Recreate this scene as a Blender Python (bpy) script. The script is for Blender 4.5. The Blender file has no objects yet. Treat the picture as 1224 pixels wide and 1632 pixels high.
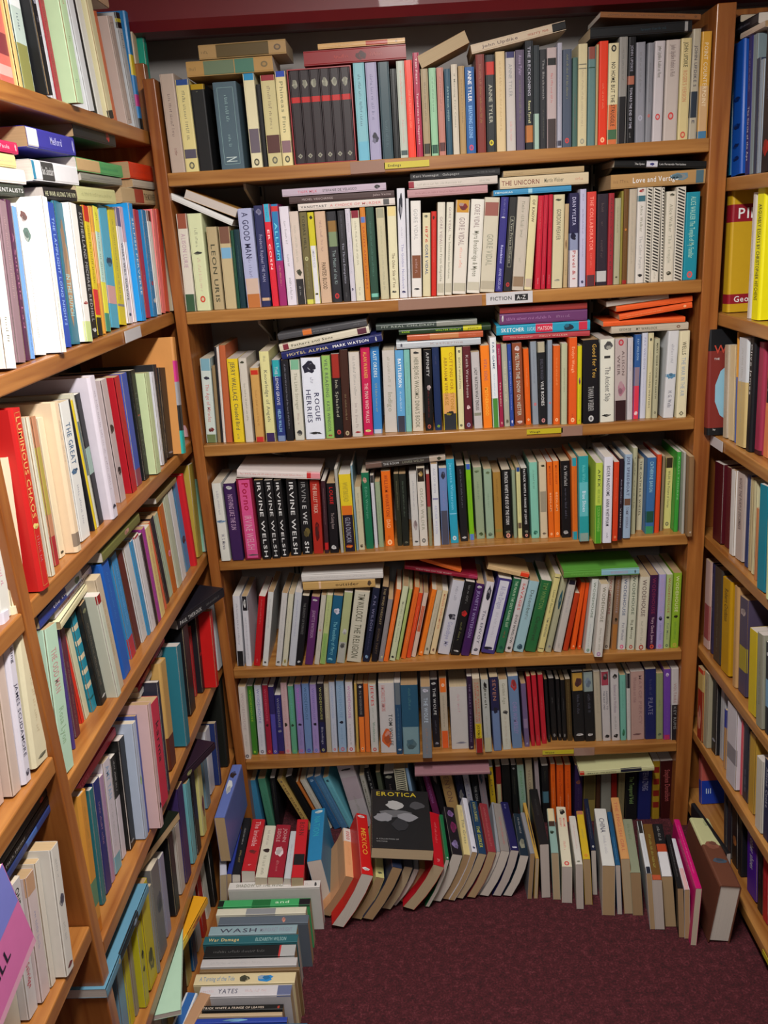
import bpy, math, random
from mathutils import Vector, Matrix, Euler
random.seed(11)
S = bpy.context.scene
COL = S.collection
K={'SLIP': [-0.2447, -0.1081, 2.014, 1.7709, 1.9597], 'ZLIN': {'b1': (-0.00346, 1.7701), 'b2': (0.00214, 1.4736), 'b3': (0.00293, 1.1572), 'b4': (0.01016, 0.8606), 'b5': (0.00182, 0.5455), 'b6': (0.00847, 0.2637), 'b7': (0.0, 0.0), 'l1': (0.0, 1.8607), 'l2': (0.0, 1.4754), 'l3': (0.0, 1.1645), 'l4': (0.0, 0.8682), 'l5': (0.0, 0.5555), 'l6': (0.0, 0.2699), 'l7': (0.0, 0.02), 'n1': (0.0, 1.1613), 'n2': (0.0, 0.9308), 'n3': (0.0, 0.618), 'r1': (0.0, 1.6858), 'r2': (0.0, 1.3983), 'r3': (0.0, 1.1186), 'r4': (0.0, 0.8572), 'r5': (0.0, 0.553), 'r6': (0.0, 0.3043), 'r7': (0.0, 0.07)}, 'HC': 1.635, 'XLP': -0.55872, 'rt': [0.02768, -0.99962, 0.0], 'rn': [-0.99962, -0.02768, 0.0], 'rc': -0.7451, 'cam': (1362.15, 0.0493, 0.3234, -0.0656)}
GROUPS=['books on the top back shelf', 'books lying on top of the row on the top back shelf', 'books on the second back shelf', 'books lying on top of the row on the second back shelf', 'books on the third back shelf', 'books lying on top of the row on the third back shelf', 'books on the fourth back shelf', 'books lying on top of the row on the fourth back shelf', 'books on the fifth back shelf', 'books lying on top of the row on the fifth back shelf', 'books on the sixth back shelf', 'books lying on top of the row on the sixth back shelf', 'books on the lowest back row', 'books lying on top of the row on the lowest back row', 'books on the top left shelf', 'books lying on top of the row on the top left shelf', 'books on the second left shelf', 'books lying on top of the row on the second left shelf', 'books on the third left shelf', 'books lying on top of the row on the third left shelf', 'books on the fourth left shelf', 'books lying on top of the row on the fourth left shelf', 'books on the fifth left shelf', 'books lying on top of the row on the fifth left shelf', 'books on the sixth left shelf', 'books lying on top of the row on the sixth left shelf', 'books on the lowest left row', 'books lying on top of the row on the lowest left row', 'books on the upper near-left shelf', 'books lying on top of the row on the upper near-left shelf', 'books on the middle near-left shelf', 'books lying on top of the row on the middle near-left shelf', 'books on the lower near-left shelf', 'books lying on top of the row on the lower near-left shelf', 'books on the top right shelf', 'books lying on top of the row on the top right shelf', 'books on the second right shelf', 'books lying on top of the row on the second right shelf', 'books on the third right shelf', 'books lying on top of the row on the third right shelf', 'books on the fourth right shelf', 'books lying on top of the row on the fourth right shelf', 'books on the fifth right shelf', 'books lying on top of the row on the fifth right shelf', 'books on the sixth right shelf', 'books lying on top of the row on the sixth right shelf', 'books on the lowest right shelf', 'books lying on top of the row on the lowest right shelf', 'books on the curved carpet row', 'books lying on top of the row on the curved carpet row', 'books on the stacked row at lower left', 'books lying on top of the row on the stacked row at lower left']
HC = K['HC']
# ---------------------------------------------------------------- camera, world, lights, exposure
f_, yaw, pitch, roll = K['cam']
fwd = Vector((-math.sin(yaw)*math.cos(pitch), math.cos(yaw)*math.cos(pitch), -math.sin(pitch)))
rgt = Vector((math.cos(yaw), math.sin(yaw), 0)); upv = rgt.cross(fwd)
r2 = rgt*math.cos(roll)+upv*math.sin(roll); u2 = -rgt*math.sin(roll)+upv*math.cos(roll)
cd = bpy.data.cameras.new('camera'); cam = bpy.data.objects.new('camera', cd); COL.objects.link(cam)
cd.sensor_fit = 'VERTICAL'; cd.sensor_height = 36; cd.lens = 36*f_/1632; cd.clip_start = .02
cam.matrix_world = Matrix(((r2.x, u2.x, -fwd.x, 0), (r2.y, u2.y, -fwd.y, 0), (r2.z, u2.z, -fwd.z, HC), (0, 0, 0, 1)))
S.camera = cam
W = bpy.data.worlds.new('world'); S.world = W; W.use_nodes = True
W.node_tree.nodes['Background'].inputs[0].default_value = (1, .93, .86, 1)
W.node_tree.nodes['Background'].inputs[1].default_value = .17
S.view_settings.view_transform = 'Standard'; S.view_settings.look = 'None'
S.view_settings.gamma = 1; S.view_settings.use_curve_mapping = False
S.view_settings.exposure = 0.0
def area(name, loc, sx, sy, power, col, rot=(0, 0, 0)):
    l = bpy.data.lights.new(name, 'AREA'); l.shape = 'RECTANGLE'; l.size = sx; l.size_y = sy; l.energy = power; l.color = col
    o = bpy.data.objects.new(name, l); o.location = loc; o.rotation_euler = rot; COL.objects.link(o); return o
CEIL = 2.55
area('lamp_tube', (.0, .75, 2.28), .12, .9, 45, (1, .965, .92))
area('lamp_room', (.1, -1.6, CEIL-.05),   .6, 1.2, 14, (1, .965, .92))

# ---------------------------------------------------------------- materials
def lin(h):
    h = h.strip() or '888'
    if len(h) < 6: h = (h+'888')[:3]; h = h[0]*2+h[1]*2+h[2]*2
    return tuple((lambda c: c/12.92 if c < .04045 else ((c+.055)/1.055)**2.4)(int(h[i:i+2], 16)/255) for i in (0, 2, 4))+(1,)
def mat(name):
    m = bpy.data.materials.new(name); m.use_nodes = True; nt = m.node_tree
    return m, nt, nt.nodes['Principled BSDF']
def setin(b, **k):
    for n, v in k.items(): b.inputs[n.replace('_', ' ')].default_value = v
def N(nt, t, **k):
    n = nt.nodes.new(t)
    for a, v in k.items(): setattr(n, a, v)
    return n
def plain(name, col, rough=.6, coat=0, metal=0):
    m, nt, b = mat(name); setin(b, Base_Color=lin(col), Roughness=rough, Coat_Weight=coat, Metallic=metal)
    nz = N(nt, 'ShaderNodeTexNoise'); nz.inputs['Scale'].default_value = 14; nz.inputs['Detail'].default_value = 5
    mx = N(nt, 'ShaderNodeMix', data_type='RGBA'); mx.blend_type = 'MULTIPLY'; mx.inputs[0].default_value = .18
    mx.inputs[6].default_value = lin(col); tc = N(nt, 'ShaderNodeTexCoord')
    nt.links.new(tc.outputs['Object'], nz.inputs['Vector']); nt.links.new(nz.outputs['Fac'], mx.inputs[7]); nt.links.new(mx.outputs[2], b.inputs['Base Color'])
    return m
def attr_mat(name, rough, coat, kind):
    m, nt, b = mat(name); a = N(nt, 'ShaderNodeAttribute'); a.attribute_name = 'col'
    tc = N(nt, 'ShaderNodeTexCoord'); nz = N(nt, 'ShaderNodeTexNoise')
    mx = N(nt, 'ShaderNodeMix', data_type='RGBA'); mx.blend_type = 'MULTIPLY'
    cr = N(nt, 'ShaderNodeMapRange')
    nt.links.new(a.outputs['Color'], mx.inputs[6]); nt.links.new(cr.outputs[0], mx.inputs[7]); nt.links.new(mx.outputs[2], b.inputs['Base Color'])
    nt.links.new(nz.outputs['Fac'], cr.inputs[0]); cr.inputs[3].default_value = .6; cr.inputs[4].default_value = 1.25; mx.inputs[0].default_value = .45
    if kind == 'pages':
        mp = N(nt, 'ShaderNodeMapping'); mp.inputs['Scale'].default_value = (1400, 3, 3); nt.links.new(tc.outputs['Object'], mp.inputs[0]); nt.links.new(mp.outputs[0], nz.inputs['Vector'])
        nz.inputs['Scale'].default_value = 1; nz.inputs['Detail'].default_value = 1
    else:
        nt.links.new(tc.outputs['Object'], nz.inputs['Vector']); nz.inputs['Scale'].default_value = 55; nz.inputs['Detail'].default_value = 4; mx.inputs[0].default_value = .16
    setin(b, Roughness=rough, Coat_Weight=coat, Coat_Roughness=.18, Specular_IOR_Level=.32)
    return m
M_COVER = attr_mat('printed_cover', .46, .1, 'cover')
M_PAGES = attr_mat('paper_pages', .9, 0, 'pages')
M_PRINT = attr_mat('printed_lettering', .5, .15, 'cover')
def wood_mat(name, ax, c1, c2):
    m, nt, b = mat(name); tc = N(nt, 'ShaderNodeTexCoord'); mp = N(nt, 'ShaderNodeMapping')
    sc = [34, 34, 34]; sc[ax] = 2.2; mp.inputs['Scale'].default_value = sc
    nz = N(nt, 'ShaderNodeTexNoise'); nz.inputs['Scale'].default_value = 1.2; nz.inputs['Detail'].default_value = 6; nz.inputs['Distortion'].default_value = .8
    cr = N(nt, 'ShaderNodeValToRGB'); cr.color_ramp.elements[0].position = .3; cr.color_ramp.elements[0].color = lin(c1)
    cr.color_ramp.elements[1].position = .68; cr.color_ramp.elements[1].color = lin(c2)
    nt.links.new(tc.outputs['Object'], mp.inputs[0]); nt.links.new(mp.outputs[0], nz.inputs['Vector']); nt.links.new(nz.outputs['Fac'], cr.inputs[0])
    vo = N(nt, 'ShaderNodeTexVoronoi'); vo.inputs['Scale'].default_value = 3.1; vo.inputs['Randomness'].default_value = 1
    mp2 = N(nt, 'ShaderNodeMapping'); s2 = [1.6, 1.6, 1.6]; s2[ax] = .8; mp2.inputs['Scale'].default_value = s2
    nt.links.new(tc.outputs['Object'], mp2.inputs[0]); nt.links.new(mp2.outputs[0], vo.inputs['Vector'])
    kr = N(nt, 'ShaderNodeMapRange'); kr.inputs[1].default_value = .02; kr.inputs[2].default_value = .055; kr.inputs[3].default_value = 1; kr.inputs[4].default_value = 0
    nt.links.new(vo.outputs['Distance'], kr.inputs[0])
    mx = N(nt, 'ShaderNodeMix', data_type='RGBA'); nt.links.new(kr.outputs[0], mx.inputs[0]); nt.links.new(cr.outputs[0], mx.inputs[6]); mx.inputs[7].default_value = lin('3a1a08')
    nt.links.new(mx.outputs[2], b.inputs['Base Color'])
    setin(b, Roughness=.34, Coat_Weight=.25, Coat_Roughness=.2)
    return m
WX = wood_mat('varnished_pine_along_x', 0, '84501f', 'b27e42')
WY = wood_mat('varnished_pine_along_y', 1, '844c20', 'b0763a')
WZ = wood_mat('varnished_pine_upright', 2, '7c4018', 'aa6c34')
def carpet_mat():
    m, nt, b = mat('burgundy_carpet'); tc = N(nt, 'ShaderNodeTexCoord')
    nz = N(nt, 'ShaderNodeTexNoise'); nz.inputs['Scale'].default_value = 210; nz.inputs['Detail'].default_value = 5; nz.inputs['Roughness'].default_value = .75
    n2 = N(nt, 'ShaderNodeTexNoise'); n2.inputs['Scale'].default_value = 60; n2.inputs['Detail'].default_value = 4
    cr = N(nt, 'ShaderNodeValToRGB'); e = cr.color_ramp.elements; e[0].position = .36; e[0].color = lin('26080f'); e[1].position = .72; e[1].color = lin('843e48')
    k = e.new(.52); k.color = lin('4c121c')
    mm = N(nt, 'ShaderNodeMix'); mm.inputs[0].default_value = .3
    for o in (nz, n2): nt.links.new(tc.outputs['Object'], o.inputs['Vector'])
    nt.links.new(nz.outputs['Fac'], mm.inputs[2]); nt.links.new(n2.outputs['Fac'], mm.inputs[3]); nt.links.new(mm.outputs[0], cr.inputs[0]); nt.links.new(cr.outputs[0], b.inputs['Base Color'])
    bp = N(nt, 'ShaderNodeBump'); bp.inputs['Strength'].default_value = .7; bp.inputs['Distance'].default_value = .004
    nt.links.new(nz.outputs['Fac'], bp.inputs['Height']); nt.links.new(bp.outputs[0], b.inputs['Normal']); setin(b, Roughness=.95)
    return m
M_CARPET = carpet_mat()
M_WALL = plain('grey_white_plaster', 'b4aeaa', .85)
M_CEIL = plain('white_ceiling', 'cfc8bc', .9)
M_RED = plain('glossy_red_paint', '6e0f1a', .5, .05)
M_METAL = plain('cream_enamelled_steel', 'a8a092', .45, .1, .2)
M_HOLE = plain('dark_slot', '141210', .9)
M_PAPER = plain('label_card', 'cfcdd0', .4, .3)
M_YEL = plain('yellow_label_card', 'c8b828', .4, .3)
M_TAPE = plain('old_brown_tape', '9a7868', .25, .5)
M_INK = plain('black_ink', '16161a', .6)
M_WHITEINK = plain('white_ink', 'd8d8d8', .6)

# ---------------------------------------------------------------- mesh helpers
def mesh_obj(name, vs, fs, mats, parent=None, cols=None, mi=None, loc=None):
    me = bpy.data.meshes.new(name); me.from_pydata(vs, [], fs)
    for m in mats: me.materials.append(m)
    if mi: me.polygons.foreach_set('material_index', mi)
    if cols:
        ca = me.color_attributes.new('col', 'FLOAT_COLOR', 'CORNER'); buf = []
        for f, c in zip(fs, cols): buf.extend(c*len(f))
        ca.data.foreach_set('color', buf)
    o = bpy.data.objects.new(name, me); COL.objects.link(o)
    if parent: o.parent = parent
    if loc: o.location = loc
    return o
def box_vf(x0, x1, y0, y1, z0, z1, off=0):
    v = [(x, y, z) for z in (z0, z1) for y in (y0, y1) for x in (x0, x1)]
    f = [(0, 2, 3, 1), (4, 5, 7, 6), (0, 1, 5, 4), (2, 6, 7, 3), (0, 4, 6, 2), (1, 3, 7, 5)]
    return v, [tuple(i+off for i in q) for q in f]
def bevel(o, w=.002, seg=2):
    b = o.modifiers.new('bevel', 'BEVEL'); b.width = w; b.segments = seg; b.limit_method = 'ANGLE'
def boxes(name, bl, m, parent=None, bev=0, loc=None):
    vs, fs = [], []
    for b in bl:
        v, f = box_vf(*b, off=len(vs)); vs += v; fs += f
    o = mesh_obj(name, vs, fs, [m], parent, loc=loc)
    if bev: bevel(o, bev)
    return o
def tag(o, label=None, cat=None, group=None, kind=None):
    for k, v in (('label', label), ('category', cat), ('group', group), ('kind', kind)):
        if v: o[k] = v
    return o
def empty(name, loc=(0, 0, 0), rot=(0, 0, 0)):
    o = bpy.data.objects.new(name, None); o.empty_display_size = .05; o.location = loc; o.rotation_euler = rot; COL.objects.link(o); return o
# glyphs
GL = {}
def glyph(ch):
    if ch in GL: return GL[ch]
    cu = bpy.data.curves.new('g', 'FONT'); cu.body = ch; cu.size = 1; cu.resolution_u = 2; cu.offset = .008
    o = bpy.data.objects.new('g', cu); COL.objects.link(o)
    bpy.context.view_layer.update(); dg = bpy.context.evaluated_depsgraph_get(); me = o.evaluated_get(dg).to_mesh()
    vs = [(v.co.x, v.co.y) for v in me.vertices]; fs = [tuple(p.vertices) for p in me.polygons]
    o.evaluated_get(dg).to_mesh_clear(); bpy.data.objects.remove(o); bpy.data.curves.remove(cu)
    adv = (max(v[0] for v in vs)+.09) if vs else .32
    GL[ch] = (vs, fs, adv); return GL[ch]
def text_pts(txt):
    """flat outline of the words: unit letter height, starting at 0"""
    vs, fs, x = [], [], 0
    for ch in txt:
        v, f, a = glyph(ch); n = len(vs); vs += [(p[0]+x, p[1]) for p in v]; fs += [tuple(i+n for i in q) for q in f]; x += a
    return vs, fs, x
class Buf:
    def __init__(s): s.v, s.f, s.c = [], [], []
    def add(s, vs, fs, col):
        n = len(s.v); s.v += vs; s.f += [tuple(i+n for i in q) for q in fs]; s.c += [col]*len(fs)

# ---------------------------------------------------------------- the room
def plane(name, x0, x1, y0, y1, z0, z1, m): return tag(boxes(name, [(x0, x1, y0, y1, z0, z1)], m), kind='structure')
plane('floor', -3, 3, -4, 3, -.05, 0, M_CARPET)
plane('ceiling', -3, 3, -4, 3, CEIL, CEIL+.05, M_CEIL)
plane('wall_back', -3, 3, 2.245, 2.33, 0, CEIL, M_WALL)
plane('wall_left', -.95, -.86, -4, 2.245, 0, CEIL, M_WALL)
wr = boxes('wall_right', [(-3.6, .9, -.05, 0, 0, CEIL)], M_WALL); tag(wr, kind='structure')
RT = Vector(K['rt']); RN = Vector(K['rn']); Rang = math.atan2(RT.y, RT.x)
# right frame: local x along t (far -> near), local y = -n (into the shelf)
def rpos(s, depth, z): return RN*(K['rc']-depth)+RT*s+Vector((0, 0, z))
rs_far = RT.dot(Vector((.69, 2.07, 0)))
wr.location = (0, 0, 0)
wr.matrix_world = Matrix.Translation(rpos(rs_far+3.0, .285, 0)) @ Matrix(((RT.x, -RN.x, 0, 0), (RT.y, -RN.y, 0, 0), (0, 0, 1, 0), (0, 0, 0, 1)))
for v in wr.data.vertices: v.co.x += 1.4; v.co.y += .05
plane('wall_front', -3, 3, -4.1, -4, 0, CEIL, M_CEIL)
# red beam along the ceiling above the back bookcase
bv = [(-.95, 2.062, 2.066), (1.05, 2.062, 2.036), (1.05, 2.1, 2.031), (-.95, 2.1, 2.061), (-.95, 2.24, 2.083), (1.05, 2.24, 2.05),
      (-.95, 2.05, 2.085), (1.05, 2.05, 2.055), (-.95, 2.05, 2.4), (1.05, 2.05, 2.4), (-.95, 2.24, 2.4), (1.05, 2.24, 2.4)]
bf = [(0, 1, 2, 3), (3, 2, 5, 4), (6, 7, 1, 0), (8, 9, 7, 6), (10, 11, 9, 8), (4, 5, 11, 10), (8, 6, 0, 3, 4, 10), (9, 11, 5, 2, 1, 7)]
tag(mesh_obj('trim_1', bv, bf, [M_RED]), kind='structure')

# ---------------------------------------------------------------- bookcases
ZL = K['ZLIN']; BT = .028
XL, XR = -.526, .648
def slab(name, a, b, dpt, m, parent):
    """board: a,b = front edge ends at top surface (Vector), dpt = vector into the shelf"""
    v = []
    for p in (a, b):
        for q in (Vector((0, 0, 0)), dpt):
            for z in (-BT, 0): v.append(tuple(p+q+Vector((0, 0, z))))
    f = [(0, 1, 3, 2), (4, 6, 7, 5), (0, 4, 5, 1), (2, 3, 7, 6), (0, 2, 6, 4), (1, 5, 7, 3)]
    o = mesh_obj(name, v, f, [m], parent); bevel(o, .0025); return o
bc = tag(empty('bookcase', ((XL+XR)/2, 2.12, 0)), 'wide pine bookcase against the back wall with seven rows of books', 'bookcase')
off = -Vector(bc.location)
for i in range(6):
    k, c = ZL['b%d' % (i+1)]
    slab('shelf_board', Vector((XL, 2, c+k*XL))+off, Vector((XR, 2, c+k*XR))+off, Vector((0, .236, 0)), WX, bc)
zt = ZL['b1'][1]
boxes('side_panel', [(XL-.026+off.x, XL+off.x, -.121, .118, 0, zt+.19)], WZ, bc, .002)
boxes('side_panel', [(XR+off.x, XR+.0395+off.x, -.121, .118, 0, zt+.25)], WZ, bc, .002)
# metal standards on the wall behind, with brackets
for sx in (-.366, .455):
    st = tag(empty('shelf_standard', (sx, 2.238, .1)), 'cream slotted steel shelf standard on the back wall, %s one' % ('left' if sx < 0 else 'right'), 'shelf support', 'steel shelf standards')
    boxes('rail', [(-.013, .013, -.012, .006, 0, 1.72)], M_METAL, st, .001)
    boxes('slots', [(x-.002, x+.002, -.0135, -.0122, z, z+.022) for z in [i*.05+.02 for i in range(34)] for x in (-.006, .006)], M_HOLE, st)
    for i in range(6):
        k, c = ZL['b%d' % (i+1)]; z = c+k*sx-BT-.1-.001
        v = [(-.003, -.012, z), (.003, -.012, z), (-.003, -.012, z-.075), (.003, -.012, z-.075), (-.003, -.19, z), (.003, -.19, z), (-.003, -.19, z-.012), (.003, -.19, z-.012), (-.003, -.07, z-.05), (.003, -.07, z-.05)]
        f = [(0, 1, 5, 4), (0, 4, 6, 8, 2), (1, 3, 9, 7, 5), (2, 8, 9, 3), (8, 6, 7, 9), (4, 5, 7, 6), (0, 2, 3, 1)]
        mesh_obj('bracket', v, f, [M_METAL], st)
# left unit
XP = K['XLP']
lc = tag(empty('bookcase', (XP-.12, 1.2, 0)), 'tall pine bookcase along the left wall, packed with books', 'bookcase')
off = -Vector(lc.location)
for i in range(6):
    c = ZL['l%d' % (i+1)][1]
    y0 = 1.085 if i > 1 else .2
    slab('shelf_board', Vector((XP, y0, c))+off, Vector((XP, 2.052, c))+off, Vector((-.255, 0, 0)), WY, lc)
for i in range(3):
    c = ZL['n%d' % (i+1)][1]
    slab('shelf_board', Vector((XP, .2, c))+off, Vector((XP, 1.055, c))+off, Vector((-.255, 0, 0)), WY, lc)
for y, z0, z1 in ((2.052, 0, 2.0), (1.056, 0, ZL['l2'][1]-BT-.0005)):
    boxes('side_panel', [(XP-.255+off.x, XP+.001+off.x, y+off.y, y+.028+off.y, z0, z1)], WZ, lc, .002)
c = ZL['l7'][1]; slab('plinth_board', Vector((XP, 1.085, c))+off, Vector((XP, 2.052, c))+off, Vector((-.255, 0, 0)), WY, lc)
boxes('side_panel', [(XP-.255+off.x, XP+off.x, .17+off.y, .199+off.y, 0, 2.0)], WZ, lc, .002)
# right unit, built in its own turned frame
rc_ = tag(empty('bookcase', tuple(rpos(rs_far, 0, 0)), (0, 0, 0)), 'pine bookcase along the right wall, partly cut off by the frame', 'bookcase')
rc_.matrix_world = Matrix.Translation(rpos(rs_far, 0, 0)) @ Matrix(((RT.x, -RN.x, 0, 0), (RT.y, -RN.y, 0, 0), (0, 0, 1, 0), (0, 0, 0, 1)))
for i in range(7):
    c = ZL['r%d' % (i+1)][1]
    slab('shelf_board', Vector((0, 0, c)), Vector((1.25, 0, c)), Vector((0, .255, 0)), WX, rc_)
boxes('side_panel', [(-.028, -.0005, 0, .255, 0, 2.02)], WZ, rc_, .002)
boxes('side_panel', [(1.2505, 1.279, 0, .255, 0, 2.02)], WZ, rc_, .002)
# labels on the shelf edges (parts of their bookcase)
def shelf_label(parent, M, w, h, m, txt, ink, tape=None):
    """M: world matrix whose x runs along the shelf edge, z up, -y out of the shelf"""
    b = Buf(); b.add(*box_vf(-w/2, w/2, -.0012, 0, -h/2, h/2), None); idx = [0]*6; mats = [m, ink, M_WHITEINK, M_INK]
    def put(t, x0, x1, hh, mi):
        v, f, L = text_pts(t); s = min(hh/.72, (x1-x0)/L); n = len(b.v)
        b.v += [(x0+p[0]*(x1-x0)/L, -.0016, (p[1]-.35)*s) for p in v]; b.f += [tuple(i+n for i in q) for q in f]; idx.extend([mi]*len(f))
    if txt == 'FICTION':
        put(txt, -w*.41, w*.06, h*.42, 1); n = len(b.v); v, f = box_vf(w*.12, w*.4, -.0014, -.001, -h*.27, h*.27, n); b.v += v; b.f += f; idx.extend([3]*6)
        v, f, L = text_pts('A-Z'); n = len(b.v); b.v += [(w*.16+p[0]*w*.2/L, -.0017, (p[1]-.35)*h*.5) for p in v]; b.f += [tuple(i+n for i in q) for q in f]; idx.extend([2]*len(f))
    elif txt: put(txt, -w*.42, -w*.42+w*.3, h*.4, 1)
    o = mesh_obj('shelf_label', b.v, b.f, mats, parent, mi=idx)
    o.matrix_parent_inverse = parent.matrix_world.inverted(); o.matrix_world = M
    return o
bpy.context.view_layer.update()
def mb(x, row, dz=0): k, c = ZL[row]; return Matrix.Translation((x, 1.9985, c+k*x-BT/2+dz))
shelf_label(bc, mb(.217, 'b2', .001), .105, .026, M_PAPER, 'FICTION', M_INK)
shelf_label(bc, mb(-.0, 'b1', 0), .098, .013, M_YEL, 'Endings', M_INK)
shelf_label(bc, mb(.296, 'b3', .003), .085, .012, M_YEL, 'Waugh', M_INK)
shelf_label(bc, mb(.33, 'b6', .002), .084, .012, M_YEL, 'Wood', M_INK)
for x, row, w in ((-.085, 'b1', .075), (.06, 'b2', .19), (.36, 'b3', .05), (.40, 'b6', .055)):
    shelf_label(bc, mb(x, row), w, .024, M_TAPE, '', M_INK)
Ml = Matrix(((0, -1, 0, XP+.0015), (1, 0, 0, 1.70), (0, 0, 1, ZL['l2'][1]-BT/2), (0, 0, 0, 1)))
shelf_label(lc, Ml, .1, .022, M_PAPER, '', M_INK)
Mr = Matrix.Translation(rpos(rs_far+.085, -.0015, ZL['r3'][1]-BT/2)) @ Matrix(((RT.x, -RN.x, 0, 0), (RT.y, -RN.y, 0, 0), (0, 0, 1, 0), (0, 0, 0, 1)))
shelf_label(rc_, Mr, .12, .024, M_PAPER, '', M_INK)
Mr = Matrix.Translation(rpos(rs_far+.62, -.0015, ZL['r7'][1]-BT/2)) @ Matrix(((RT.x, -RN.x, 0, 0), (RT.y, -RN.y, 0, 0), (0, 0, 1, 0), (0, 0, 0, 1)))
shelf_label(rc_, Mr, .12, .013, M_YEL, '', M_INK)

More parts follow.
